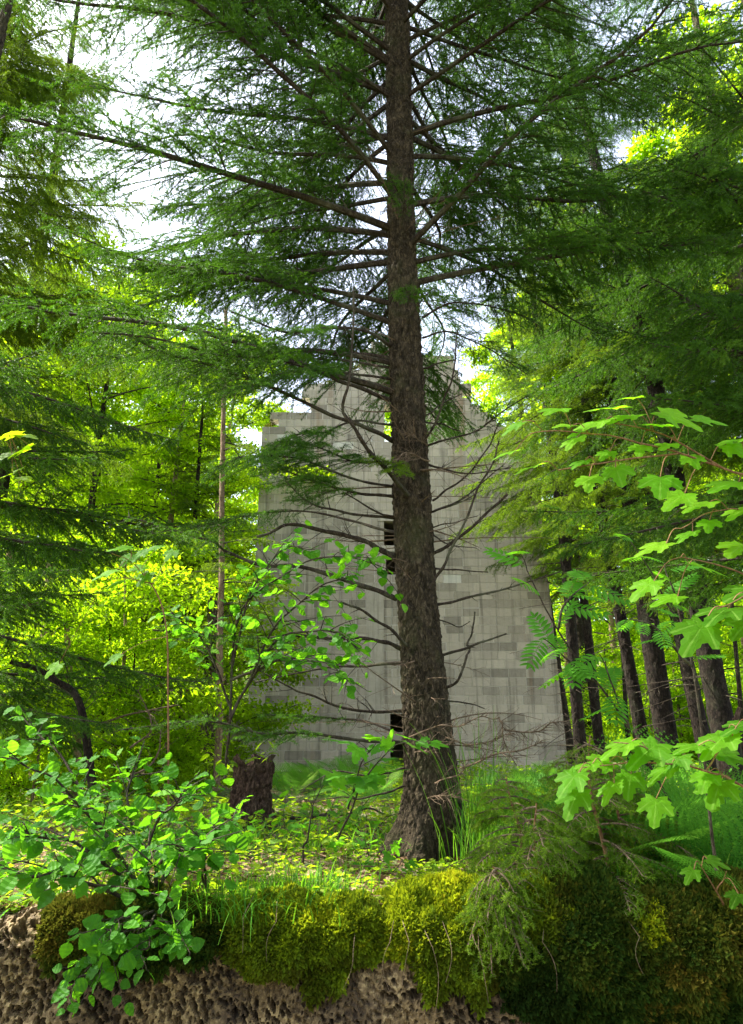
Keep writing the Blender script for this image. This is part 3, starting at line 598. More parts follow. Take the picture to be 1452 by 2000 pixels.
# ------------------------------------------------------------------ the big spruce in front
MY = 5.2
def main_spruce():
    rng = np.random.default_rng(21)
    b0 = at(846, 1690, MY); b0[2] = -0.12
    root = thing('spruce_tree', b0, 'big spruce with thick flaking trunk standing in front of the block tower', 'tree')
    prof = [(846, 1690, 70), (842, 1600, 62), (838, 1500, 52), (824, 1300, 42), (813, 1150, 39), (806, 1000, 36.5), (793, 700, 31.5), (782, 400, 26), (772, 0, 22.5), (766, -400, 19)]
    pts = []; rads = []
    for px, py, hw in prof:
        p = at(px, py, MY); q = at(px + hw, py, MY); pts.append(p); rads.append(np.linalg.norm(q - p))
    pts = np.array(pts); pts[:, 1] += .0
    zs = np.array([p[2] for p in pts]); rads = np.array(rads)
    zz = np.concatenate([np.linspace(-0.22, 6.9, 620), np.linspace(6.95, 13.5, 120)])
    px_ = np.interp(zz, zs, pts[:, 0]); last = zs[-1]
    px_ = np.where(zz > last, pts[-1, 0] + (zz - last) * (pts[-1, 0] - pts[-2, 0]) / (zs[-1] - zs[-2]), px_)
    rad = np.interp(zz, zs, rads) ; rad = np.where(zz > last, rads[-1] * np.clip((14 - zz) / (14 - last), .05, 1), rad)
    path = np.stack([px_, np.full_like(zz, MY), zz], -1)
    path[:, 0] += (vnoise(np.stack([zz * .9, zz * 0, zz * 0], -1), 3) - .5) * .035
    def flare(P, th, r):
        h = np.clip(1 - (P[..., 2] + .08) / .48, 0, 1.25)
        lob = .5 + .5 * np.cos(th * 5 + .6)
        return (h ** 2) * (.035 + .22 * lob ** 2) - .07 * np.clip(1 - np.abs(P[..., 2] - .02) / .22, 0, 1) * np.exp(-((((th - 1.9) + math.pi) % (2 * math.pi) - math.pi) / .42) ** 2)
    tm = trunk_mesh(path, rad, 110, 31, .013, flare, 28)
    tm.build('trunk', M['bark'], root, smooth=False).location = tuple(-b0)
    def P(lst):
        return np.array([at(a, b, MY + d) for a, b, d in lst])
    def limb(lst, r0, r1, live=None, ntw=14, ltw=.28, nm='branch', seed=0, up=0.0, depth=1, mat=None, **kw):
        rg = np.random.default_rng(100 + seed); path = smooth_path(P(lst), 26, .022, rg, seed * 3.1); wd = MB()
        tubes(wd, path, np.linspace(r0, r1, 26) * .85 * (1 + .12 * np.sin(np.arange(26) * 2.1)), 8)
        if ntw: dead_twigs(rg, wd, path, ntw, ltw, min(.0045, r0 * .4), .12, 0, up, depth)
        o = None
        if live:
            nd = MB(); bough(rg, float(np.linalg.norm(path[-1] - path[0])), wd, nd, axis=path, r0=.003, bare=live, k=4, **kw)
        o = wd.build('branch', M['twig'] if mat is None else mat, root); o.location = tuple(-b0)
        if live:
            q = nd.build('needles', M['needle'], o)
        return o
    lv = dict(l2max=.5, gap=.05, pend=.3)
    # limbs on the left, low to high
    limb([(775, 1088, 0), (740, 1072, -.05), (700, 1055, -.12), (620, 1032, -.2), (565, 1026, -.25), (500, 1048, -.3)], .026, .010, None, 22, .3, seed=1)
    limb([(775, 1170, 0), (700, 1140, -.1), (600, 1110, -.2), (500, 1100, -.3), (440, 1075, -.35), (395, 1050, -.4), (250, 1010, -.5)], .022, .006, .62, 18, .4, seed=2, **lv)
    limb([(785, 1268, 0), (740, 1250, -.1), (660, 1245, -.2), (560, 1243, -.3), (470, 1245, -.35), (300, 1230, -.4)], .018, .006, .66, 16, .4, seed=3, **lv)
    limb([(795, 1262, -.1), (760, 1228, -.25), (715, 1195, -.4), (665, 1175, -.45)], .014, .008, None, 6, .2, seed=4)
    limb([(785, 1295, 0), (700, 1300, .15), (620, 1305, .25), (500, 1330, .4)], .014, .004, None, 14, .3, seed=5)
    limb([(792, 1388, 0), (700, 1385, -.1), (610, 1360, -.2), (560, 1335, -.25), (490, 1300, -.3)], .013, .004, None, 16, .35, seed=6, depth=2)
    limb([(795, 1452, 0), (700, 1442, -.2), (600, 1430, -.35), (520, 1432, -.45), (400, 1410, -.5), (230, 1425, -.6)], .014, .004, .28, 8, .3, seed=7, l2max=.40, gap=.06, pend=.15)
    limb([(800, 1440, -.05), (700, 1405, .3), (590, 1400, .5), (500, 1395, .6)], .010, .004, .35, 8, .25, seed=8, l2max=.36, gap=.06, pend=.15)
    limb([(772, 970, 0), (720, 966, -.1), (660, 955, -.25), (590, 930, -.4), (520, 905, -.5)], .015, .006, .35, 6, .3, seed=9, l2max=.62, gap=.035, pend=.25)
    limb([(770, 1012, 0), (700, 1005, -.2), (650, 995, -.35), (600, 980, -.5), (560, 940, -.6)], .013, .005, .62, 14, .3, seed=10, l2max=.5, gap=.04)
    limb([(775, 1010, 0), (735, 1000, -.15), (695, 975, -.3), (670, 960, -.3)], .010, .004, None, 8, .2, seed=11)
    limb([(800, 970, -.12), (755, 915, -.45), (722, 888, -.65), (695, 842, -.75), (668, 800, -.8), (683, 745, -.85), (688, 660, -.85), (692, 560, -.9)], .019, .007, None, 26, .32, seed=12, depth=2)
    limb([(768, 862, 0), (720, 837, -.2), (660, 815, -.4), (560, 770, -.6), (440, 720, -.8), (330, 690, -1.0), (210, 640, -1.1)], .021, .006, .42, 10, .3, seed=13, l2max=.6, gap=.045)
    limb([(766, 830, 0), (700, 822, -.3), (640, 840, -.5), (570, 850, -.7), (530, 880, -.8)], .011, .004, .4, 8, .3, seed=14, l2max=.5, gap=.045, pend=.3)
    limb([(764, 782, 0), (700, 755, -.2), (640, 736, -.4), (540, 700, -.7), (430, 690, -.9), (300, 660, -1.2), (180, 650, -1.3)], .020, .006, .45, 10, .3, seed=15, l2max=.6, gap=.045)
    limb([(764, 700, 0), (680, 688, .1), (560, 680, .2), (450, 690, .3), (330, 700, .35)], .018, .006, .5, 10, .3, seed=16, l2max=.6, gap=.05)
    limb([(764, 718, 0), (690, 705, .3), (600, 700, .5), (500, 690, .8)], .012, .005, .35, 10, .3, seed=17, l2max=.5, gap=.06)
    limb([(768, 680, 0), (715, 648, -.3), (640, 640, -.6), (560, 650, -.9), (450, 610, -1.2)], .017, .006, .45, 10, .3, seed=18, l2max=.55, gap=.05)
    limb([(790, 1500, -.05), (720, 1515, -.2), (650, 1508, -.2), (585, 1545, -.3)], .009, .003, None, 12, .2, seed=19)
    limb([(790, 1535, -.05), (740, 1552, -.2), (690, 1560, -.2), (640, 1555, -.2)], .009, .003, None, 8, .2, seed=20)
    # limbs on the right
    limb([(838, 1085, 0), (890, 1055, -.05), (935, 1020, -.12), (993, 963, -.2)], .016, .010, None, 8, .2, seed=31)
    limb([(840, 1150, -.12), (868, 1105, -.2), (890, 1060, -.25), (915, 1000, -.3), (935, 952, -.3), (962, 905, -.35), (975, 860, -.4)], .013, .006, None, 14, .25, seed=32, up=.1)
    limb([(850, 1182, 0), (920, 1165, -.1), (1000, 1147, -.15), (1092, 1117, -.2)], .012, .005, None, 10, .12, seed=33)
    limb([(858, 1282, 0), (910, 1266, -.1), (950, 1250, -.15), (988, 1237, -.2)], .012, .006, None, 6, .1, seed=34)
    limb([(912, 1262, -.1), (920, 1235, -.1), (930, 1198, -.12)], .008, .006, None, 3, .08, seed=35)
    limb([(858, 1352, 0), (893, 1333, -.08), (908, 1300, -.1), (915, 1275, -.1), (914, 1262, -.1)], .012, .008, None, 5, .1, seed=36)
    limb([(845, 978, 0), (880, 955, -.05), (920, 920, -.1), (955, 870, -.2), (975, 825, -.3)], .010, .005, None, 14, .22, seed=37)
    limb([(845, 1000, 0), (900, 975, .2), (950, 935, .3), (985, 905, .5)], .010, .004, None, 14, .25, seed=38)
    limb([(838, 908, 0), (880, 918, .05), (930, 925, .1), (1000, 914, .15)], .011, .005, None, 14, .25, seed=39)
    limb([(836, 870, 0), (880, 858, -.2), (930, 842, -.3), (965, 815, -.4), (1030, 770, -.5)], .010, .005, .55, 14, .25, seed=40, l2max=.35, gap=.06)
    limb([(830, 860, -.1), (852, 820, -.2), (875, 760, -.3), (888, 700, -.35), (892, 640, -.4)], .011, .005, None, 14, .3, seed=41, up=.2)
    limb([(825, 720, 0), (850, 712, -.05), (890, 702, -.1)], .010, .006, None, 5, .1, seed=42)
    limb([(826, 815, 0), (860, 790, .1), (900, 770, .2)], .008, .004, None, 8, .2, seed=43)
    limb([(832, 825, 0), (870, 832, -.1), (900, 840, -.15)], .008, .004, None, 6, .2, seed=44)
    limb([(848, 1110, 0), (900, 1113, -.05), (950, 1118, -.1)], .008, .004, None, 4, .1, seed=45)
    limb([(868, 1368, 0), (910, 1376, 0), (950, 1385, 0)], .007, .004, None, 4, .1, seed=46)
    limb([(846, 1045, 0), (880, 1062, -.1), (930, 1072, -.1)], .007, .003, None, 8, .15, seed=47)
    limb([(844, 1000, 0), (890, 985, -.2), (945, 958, -.25)], .007, .003, None, 8, .12, seed=48)
    limb([(846, 1030, 0), (880, 1022, -.1), (930, 1010, -.1)], .006, .003, None, 8, .12, seed=49)
    limb([(855, 1210, 0), (890, 1222, -.05), (920, 1212, -.1)], .006, .003, None, 4, .08, seed=50)
    # bleached fine dead brush round the foot
    brush = MB()
    for sd, pp in ((61, [(800, 1440, -.22), (850, 1425, -.28), (920, 1410, -.3), (975, 1400, -.3)]), (62, [(975, 1400, -.3), (985, 1440, -.3), (1005, 1490, -.3)]), (63, [(870, 1440, -.2), (940, 1455, -.3), (1000, 1430, -.35)]),
                   (64, [(810, 1470, -.3), (850, 1455, -.35), (890, 1440, -.35)]), (65, [(850, 1530, -.25), (890, 1520, -.3), (915, 1500, -.3)]), (66, [(835, 1560, -.3), (870, 1560, -.35), (905, 1540, -.35)]),
                   (67, [(985, 1425, -.3), (1060, 1422, -.35), (1105, 1410, -.4)]), (68, [(900, 1500, -.3), (1000, 1470, -.5), (1060, 1440, -.6)]), (69, [(840, 900, -.15), (800, 890, -.3), (770, 910, -.4)]), (70, [(835, 870, -.15), (810, 850, -.3), (790, 840, -.35)])):
        rgb = np.random.default_rng(100 + sd); pb_ = smooth_path(P(pp), 26, .045, rgb, sd * 3.1); tubes(brush, pb_, np.linspace(.006, .003, 26), 5); dead_twigs(rgb, brush, pb_, 34, .22, .0030, .1, 0, 0, 2)
    rgb = np.random.default_rng(5)
    for q in range(60):
        zc = rgb.uniform(.35, 5.5); az = rgb.uniform(0, 6.28); L = rgb.uniform(.15, .8); tt = np.linspace(0, 1, 8)[:, None]; rr_ = float(np.interp(zc, zz, rad)) * .9
        D = np.array([math.cos(az), math.sin(az), rgb.uniform(-.25, .35)]); p_ = np.array([float(np.interp(zc, zz, px_)), MY, zc]) + np.array([D[0], D[1], 0]) * rr_ + L * (D * tt + rgb.normal(0, .15, 3) * tt ** 2)
        tubes(brush, p_, np.linspace(.006, .0015, 8) * rgb.uniform(.5, 1.2), 4); dead_twigs(rgb, brush, p_, 7, L * .5, .0022, .15, 0, 0, 1)
    br_ = brush.build('dead_twigs', M['deadtwig'], root); br_.location = tuple(-b0); br_['kind'] = 'stuff'
    # more living sprays in front of the tower
    limb([(770, 905, 0), (700, 900, -.2), (620, 870, -.5), (540, 860, -.8)], .010, .004, .25, 6, .3, seed=21, l2max=.5, gap=.04, pend=.3)
    limb([(770, 950, 0), (690, 935, -.3), (600, 900, -.6), (500, 890, -.9), (420, 910, -1.1)], .012, .004, .4, 6, .3, seed=22, l2max=.55, gap=.04, pend=.3)
    limb([(764, 740, 0), (690, 730, -.3), (610, 720, -.6), (520, 740, -.9), (430, 770, -1.1)], .013, .004, .3, 6, .3, seed=23, l2max=.55, gap=.045, pend=.3)
    limb([(772, 1040, 0), (690, 1020, .3), (590, 1000, .5), (470, 1010, .7), (350, 1040, .9)], .013, .004, .5, 6, .3, seed=24, l2max=.55, gap=.045, pend=.3)
    limb([(826, 660, 0), (880, 650, .2), (950, 680, .4), (1030, 730, .5)], .010, .004, .35, 8, .3, seed=25, l2max=.5, gap=.045, pend=.35)
    limb([(826, 620, 0), (890, 590, .1), (970, 600, .2), (1060, 640, .2)], .012, .004, .3, 8, .3, seed=26, l2max=.5, gap=.045, pend=.35)
    # yellow-green sprigs in front of the trunk, their lit look put into the colour
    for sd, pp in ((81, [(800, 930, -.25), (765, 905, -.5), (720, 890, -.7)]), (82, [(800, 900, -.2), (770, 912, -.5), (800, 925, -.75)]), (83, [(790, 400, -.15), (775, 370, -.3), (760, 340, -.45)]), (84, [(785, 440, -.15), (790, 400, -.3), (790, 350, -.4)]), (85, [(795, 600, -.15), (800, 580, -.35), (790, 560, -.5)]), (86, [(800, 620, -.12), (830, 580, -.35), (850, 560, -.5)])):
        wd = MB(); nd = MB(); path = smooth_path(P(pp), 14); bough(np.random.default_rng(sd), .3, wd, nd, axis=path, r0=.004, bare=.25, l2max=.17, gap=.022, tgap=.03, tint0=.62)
        o = wd.build('branch', M['twig'], root); o.location = tuple(-b0); nd.build('needles', M['needle_sun_tone' if sd < 83 else 'needle'], o)
    # whorls of living limbs higher up, from shared limb meshes
    trunk_x = lambda h: np.interp(h, zz, px_)
    lib = []
    for q in range(9):
        rg = np.random.default_rng(300 + q); wd = MB(); nd = MB(); L = rg.uniform(2.5, 3.3)
        bough(rg, L, wd, nd, gap=.058, bare=.14, l2max=.74, tgap=.075, spacing=.0015, nl=.0155, nw=.0042, flat=.25, pend=rg.uniform(.25, .5), rise=rg.uniform(.1, .25), sag=rg.uniform(.15, .3), tip=.12, r0=.021, keep=.9, sub_tube=1)
        dead_twigs(rg, wd, np.stack([np.linspace(0, L * .5, 8), np.zeros(8), np.linspace(0, L * .08, 8)], -1), 14, .4, .004)
        lib.append((wd.mesh('branch', M['twig']), nd.mesh('needles', M['needle'])))
    z = 3.05; i = 0; rg = np.random.default_rng(77)
    while z < 8.9:
        nb = 5; a0 = rg.uniform(0, 360)
        for k in range(nb):
            az = a0 + k * 360 / nb + rg.uniform(-20, 20)
            x0 = trunk_x(z); wm, nm = lib[i % len(lib)]; i += 1
            zc = z + rg.uniform(-.1, .1)
            sc = rg.uniform(.85, 1.12) * (1 if zc < 8 else 1 - (zc - 8) * .1)
            # keep the opening to the right of the trunk that shows the tower top
            dx = math.cos(R(az))
            if dx > .2 and zc < 4.0: continue
            if zc < 3.6 and math.sin(R(az)) > .5: continue
            if zc < 8.5 and math.sin(R(az)) < -.80 and abs(dx) < .6: continue
            o = link('branch', wm, root, tuple(np.array([x0, MY, zc]) - b0), (rg.uniform(-.2, .2), -R(rg.uniform(-2, 14)), R(az)), (sc, sc, sc))
            link('needles', nm, o)
        z += rg.uniform(.26, .36)
    for q in range(12):   # long limbs on the open left side
        zc = 4.0 + 4.8 * (q + rg.random()) / 12; wm, nm = lib[q % len(lib)]; sc = rg.uniform(1.05, 1.3)
        o = link('branch', wm, root, tuple(np.array([trunk_x(zc), MY, zc]) - b0), (rg.uniform(-.2, .2), -R(rg.uniform(0, 16)), R(rg.uniform(140, 235))), (sc, sc, sc)); link('needles', nm, o)
    return root
main_spruce()

# ------------------------------------------------------------------ leaves
def frames(D, Nn):
    """3x3 frames: columns = leaf direction, side, normal"""
    D = norm(D); S = norm(np.cross(Nn, D)); Nn = np.cross(D, S); return np.stack([D, S, Nn], -1)
def put(mb, tmpl, P, F, size, tint, mi=0):
    """instances of a leaf template (V,T,luv) at P with frames F and sizes"""
    V, T, uv = tmpl; m = len(P); size = np.broadcast_to(np.asarray(size, float), (m,))
    W = P[:, None] + np.einsum('mij,vj->mvi', F, V) * size[:, None, None]
    b = np.arange(m)[:, None, None] * len(V)
    mb.add(W.reshape(-1, 3), T=(T[None] + b).reshape(-1, 3), tint=np.repeat(np.clip(tint, 0, 1), len(V)), uv=np.tile(uv, (m, 1)), mi=mi)
def fan(outline, center, fold=.12, cup=-.10):
    o = np.asarray(outline, float); n = len(o); V = np.vstack([np.array([center]), o]); z = fold * np.abs(V[:, 1]) + cup * (V[:, 0] - .1) ** 2
    T = np.array([(0, 1 + i, 1 + (i + 1) % n) for i in range(n)])
    return np.column_stack([V, z]), T, V.copy()
def hazel_leaf():
    t = np.linspace(0, 1, 15); wd = .43 * np.sin(np.pi * t ** .72) ** .8; wd[0] = .02; wd[-1] = 0
    tooth = np.where(np.arange(15) % 2, 1.07, .95)
    up = np.column_stack([t, wd * tooth]); dn = np.column_stack([t[::-1], -wd[::-1] * tooth[::-1]])
    V = [(x, 0) for x in t]; U = np.column_stack([t, wd * tooth]); Dn = np.column_stack([t, -wd * tooth])
    A = np.vstack([np.array(V), U, Dn]); T = []
    for i in range(14):
        T += [(i, i + 1, 15 + i + 1), (i, 15 + i + 1, 15 + i), (i, 30 + i + 1, i + 1), (i, 30 + i, 30 + i + 1)]
    z = .16 * np.abs(A[:, 1]) - .16 * A[:, 0] ** 2 + .02 * np.sin(A[:, 0] * 22)
    return np.column_stack([A, z]), np.array(T), A.copy()
def maple_leaf(seed=0):
    rg = np.random.default_rng(seed)
    pts = [(0, .0), (-.10, .16), (-.16, .30), (.02, .30), (.08, .42), (.20, .40), (.27, .52), (.36, .46), (.50, .52), (.56, .40), (.45, .27), (.52, .17), (.66, .22), (.74, .15), (.90, .14), (1.0, .0)]
    up = np.array(pts) + rg.normal(0, .012, (16, 2)); up[0] = (0, 0); up[-1] = (1.0, rg.normal(0, .02)); dn = np.array(pts)[1:-1][::-1] * np.array([1, -1]) + rg.normal(0, .012, (14, 2))
    o = np.vstack([up, dn]); V = np.vstack([[(.22, 0)], o]); n = len(o)
    # inner ring so the blade can bend between the lobes
    ring = (V[1:] - V[0]) * .55 + V[0]; A = np.vstack([V[:1], ring, o]); T = []
    for i in range(n):
        j = (i + 1) % n; T += [(0, 1 + i, 1 + j), (1 + i, 1 + n + i, 1 + n + j), (1 + i, 1 + n + j, 1 + j)]
    ang = np.arctan2(A[:, 1], A[:, 0] - .05); r = np.hypot(A[:, 1], A[:, 0] - .05)
    z = -.22 * r ** 2 + .05 * np.cos(ang * 5) * r + .10 * np.abs(A[:, 1]) 
    return np.column_stack([A, z]), np.array(T), A.copy()
def kite(w=.30, fold=.10):
    V = np.array([(0, 0, 0), (.45, w, fold), (1, 0, -.05), (.45, -w, fold)]); return V, np.array([(0, 2, 1), (0, 3, 2)]), V[:, :2].copy()
def oval(w=.28):
    t = np.array([0, .2, .5, .8, 1.0]); wd = w * np.array([.05, .75, 1, .6, 0])
    A = np.vstack([np.column_stack([t, t * 0]), np.column_stack([t, wd]), np.column_stack([t, -wd])]); T = []
    for i in range(4): T += [(i, i + 1, 6 + i), (i, 6 + i, 5 + i), (i, 11 + i, i + 1), (i, 10 + i, 11 + i)]
    return np.column_stack([A, .25 * np.abs(A[:, 1]) - .12 * A[:, 0] ** 2]), np.array(T), A.copy()
def compound(n, leaflet, llen, droop=.25, ang=70, taper=.55, term=True):
    """pinnate leaf along +X with n leaflet pairs"""
    Vs, Ts, us = [], [], []; c = 0; V, T, uv = leaflet
    for i in range(n):
        s = .18 + .78 * i / (n - 1); sz = llen * (1 - taper * ((s - .45) / .55) ** 2 if s > .45 else 1 - .35 * ((.45 - s) / .3) ** 2)
        for sd in (1, -1):
            a = math.radians(ang - 22 * s) * sd; ca, sa = math.cos(a), math.sin(a)
            W = np.column_stack([V[:, 0] * ca - V[:, 1] * sa, V[:, 0] * sa + V[:, 1] * ca, V[:, 2] - .15 * V[:, 0]]) * sz + np.array([s, 0, -droop * s * s])
            Vs.append(W); Ts.append(T + c); us.append(uv); c += len(V)
    if term: Vs.append(V * llen * .7 + np.array([.96, 0, -droop * .92])); Ts.append(T + c); us.append(uv); c += len(V)
    x = np.linspace(0, 1, 9); w_ = .008 * (1 - x) + .002
    R1 = np.column_stack([x, w_, -droop * x * x]); R2 = np.column_stack([x, -w_, -droop * x * x]); Vs += [R1, R2]
    Ts.append(np.array([q for i in range(8) for q in ((c + i, c + 9 + i, c + 9 + i + 1), (c + i, c + 9 + i + 1, c + i + 1))])); us.append(np.zeros((18, 2)))
    return np.vstack(Vs), np.vstack(Ts), np.vstack(us)
HAZEL = hazel_leaf(); MAPLES = [maple_leaf(k) for k in range(4)]; KITE = kite(); OVAL = oval()
ROWAN = compound(7, oval(.17), .36, .2, 72, .35)
FROND_PIN = compound(7, kite(.30, .02), .11, .02, 74, .75, False)
FROND = compound(19, (FROND_PIN[0], FROND_PIN[1], FROND_PIN[2]), .34, .32, 78, .93, False)

def rand_up(rng, n, tilt=.45, bias=(0, 0, 0)):
    return norm(np.array([0, 0, 1.0]) + np.array(bias) + rng.normal(0, tilt, (n, 3)))

def leafy_twigs(rng, wood, leaf, paths, tmpl, per_m=26, size=.09, tint=.45, tilt=.4, bias=(0, 0, 0), start=.2, r0=.006, spread=1.0, hang=.25, tv=.16, pet=.35, k=4, mi=0, wmi=0):
    """leaves set alternately along twig paths"""
    for path in paths:
        n = len(path); ln = np.linalg.norm(np.diff(path, axis=0), axis=1).sum()
        tubes(wood, path, np.linspace(r0, .0012, n), k, .5, wmi)
        m = max(2, int(ln * per_m)); s = np.clip(np.linspace(start, 1, m) + rng.normal(0, .01, m), 0, 1)
        P, T = along(path, s); Nn = rand_up(rng, m, tilt, bias); sd = np.where(np.arange(m) % 2, 1.0, -1.0)[:, None]
        B = norm(np.cross(Nn, T)); D = norm(T * .65 + B * sd * spread + np.array([0, 0, -hang]) + rng.normal(0, .22, (m, 3)))
        sz = size * rng.uniform(.6, 1.15, m) * (1 - .25 * s); Q = P + D * (sz * pet)[:, None]
        if pet > .1: tubes(wood, np.stack([P, P + (Q - P) * .5 + np.array([0, 0, .004]), Q], 1), np.full((m, 3), .0011), 3, .5, wmi)
        t_ = tmpl[rng.integers(len(tmpl))] if isinstance(tmpl, list) else tmpl
        put(leaf, t_, Q, frames(D, Nn), sz, tint + rng.normal(0, tv, m), mi)

def side_twigs(rng, path, n, l, ang=(35, 65), s0=.15, up=.1, flat=.25, npt=8, sag=.15):
    s = np.sort(rng.uniform(s0, .97, n)); b, T = along(path, s); out = []
    for q in range(n):
        B = norm(np.cross(np.array([0, 0, 1.0]), T[q]) if abs(T[q][2]) < .9 else rng.normal(size=3)); sd = 1 if q % 2 else -1
        a = math.radians(rng.uniform(*ang)); D = norm(T[q] * math.cos(a) + B * sd * math.sin(a) + rng.normal(0, flat, 3) + np.array([0, 0, up]))
        t = np.linspace(0, 1, npt)[:, None]; L = l * rng.uniform(.5, 1.1) * (1.15 - .6 * s[q])
        out.append(b[q] + L * (D * t + np.array([0, 0, -sag]) * t ** 2 + rng.normal(0, .05, 3) * t ** 2))
    return out

# ------------------------------------------------------------------ broadleaf trees of the sunlit wood behind
def broadleaf(seed, H, base, Rc, nl, size, nlimb=26, r0=.14, tilt=.5):
    rng = np.random.default_rng(seed); wood = MB(); leaf = MB()
    n = 22; s = np.linspace(0, 1, n); tr = np.stack([(vnoise(np.stack([s * 2.2 + seed, s * 0, s * 0], -1), 2) - .5) * .06 * H * s, (vnoise(np.stack([s * 2.2 + seed, s * 0 + 9, s * 0], -1), 3) - .5) * .06 * H * s, H * .96 * s - .2], -1)
    trunk = MB(); tubes(trunk, tr, r0 * (1 - s) ** .8 + .01, 10)
    h = base + (1 - base) * (np.arange(nlimb) + rng.random(nlimb)) / nlimb; b, T = along(tr, h)
    t8 = np.linspace(0, 1, 8)[:, None]; P_ = []; l_ = []
    for q in range(nlimb):
        hh = (h[q] - base) / (1 - base); az = q * 2.4 + rng.uniform(-.5, .5)
        L = Rc * (math.sin(math.pi * min(1, .18 + .82 * hh) ** 1.0) ** .6 * .9 + .15) * rng.uniform(.6, 1.1)
        D = np.array([math.cos(az), math.sin(az), rng.uniform(.1, .75)])
        lp = b[q] + L * (D * t8 + np.array([0, 0, -.25]) * t8 ** 2 + rng.normal(0, .1, 3) * t8 ** 2)
        tubes(wood, lp, np.linspace(r0 * .28, .006, 8) * (.5 + .5 * (1 - hh)), 5)
        for tw in side_twigs(rng, lp, 9, L * .5, s0=.25, up=.05, flat=.35): P_.append(tw); l_.append(rng.normal(0, .12))
        P_.append(lp); l_.append(0)
    m = nl // len(P_)
    for tw, dt in zip(P_, l_):
        tubes(wood, tw, np.linspace(.010, .003, len(tw)), 3)
        sp = rng.random(m) ** .8; P, T = along(tw, .15 + .85 * sp); P = P + rng.normal(0, .13, (m, 3)) * np.array([1.3, 1.3, .55])
        Nn = rand_up(rng, m, tilt); D = norm(T + rng.normal(0, .9, (m, 3)) + np.array([0, 0, -.35]))
        put(leaf, KITE, P, frames(D, Nn), size * rng.uniform(.6, 1.2, m), .5 + dt * 1.6 + rng.normal(0, .16, m))
    return trunk.mesh('trunk', M['bark_warm'] if seed % 2 else M['bark_dark'], True), wood.mesh('limbs', M['twig']), leaf.mesh('foliage', M['beech'])
BL = [broadleaf(1, 17, .22, 4.2, 26000, .15), broadleaf(2, 19, .28, 4.6, 26000, .15), broadleaf(3, 13, .15, 3.6, 22000, .14), broadleaf(4, 15, .30, 3.8, 22000, .15)]
BS = [broadleaf(11, 5.0, .06, 1.9, 9000, .11, 18, .045), broadleaf(12, 3.8, .05, 1.7, 7500, .10, 16, .035), broadleaf(13, 2.4, .04, 1.2, 5000, .085, 12, .022)]
def plant_tree(kit, name, x, y, rz, sc, label, group, cat='tree', names=('trunk', 'limbs', 'foliage'), tilt=0):
    t = thing(name, (x, y, float(gz(x, y)) - .05), label, cat, group, rz, sc); t.rotation_euler = (Matrix.Rotation(R(-tilt), 3, 'Y') @ Matrix.Rotation(rz, 3, 'Z')).to_euler()
    for nm, me in zip(names, kit): link(nm, me, t)
    return t
rg = np.random.default_rng(404)
LG = 'sunlit broadleaf trees left of the tower'; LL = 'yellow green broadleaf tree glowing in the sunlit wood left of the tower'
for i, (px, Y, q, sc) in enumerate([(30, 24, 0, 1.0), (160, 27, 1, 1.0), (290, 25, 2, 1.15), (400, 30, 0, .95), (90, 35, 1, 1.1), (240, 38, 3, 1.15), (350, 42, 0, 1.1), (480, 38, 2, 1.1), (-60, 30, 3, 1.1), (440, 48, 1, .95), (160, 50, 3, 1.2), (20, 48, 0, 1.2), (540, 46, 2, 1.15)]):
    x = (px - 726) / FPX * Y * 1.03; plant_tree(BL[q], 'broadleaf_tree', x, Y, rg.uniform(0, 6.28), sc, LL, LG)
for (px, Y, q, sc) in [(180, 15.5, 3, .8), (330, 17.0, 2, .8), (20, 17, 2, .95), (430, 23.5, 0, .85), (90, 20, 0, .9)]:
    x = (px - 726) / FPX * Y * 1.03; plant_tree(BL[q], 'broadleaf_tree', x, Y, rg.uniform(0, 6.28), sc, LL, LG)
plant_tree(BL[2], 'broadleaf_tree', 1.0, 30.0, 1.0, 1.12, 'green tree behind the tower glimpsed through its upper slot', None)
RG = 'sunlit broadleaf trees right of the tower'; RL = 'yellow green broadleaf tree in the sunlit wood behind the dark trunks at the right'
for i, (px, Y, q, sc) in enumerate([(1180, 40, 2, 1.4), (1260, 43, 2, 1.5), (1330, 40, 2, 1.35), (1400, 42, 0, 1.1), (1470, 38, 2, 1.4), (1090, 46, 2, 1.2), (1220, 48, 1, 1.1), (1300, 50, 0, 1.2), (1380, 50, 3, 1.2), (1140, 52, 0, 1.0), (1000, 50, 2, 1.1), (1540, 40, 1, 1.1), (1530, 15.5, 3, 1.2), (1600, 19, 1, 1.1), (1120, 31, 1, 1.12), (1060, 34, 1, 1.2)]):
    x = (px - 726) / FPX * Y * 1.03; plant_tree(BL[q], 'broadleaf_tree', x, Y, rg.uniform(0, 6.28), sc, RL, RG)
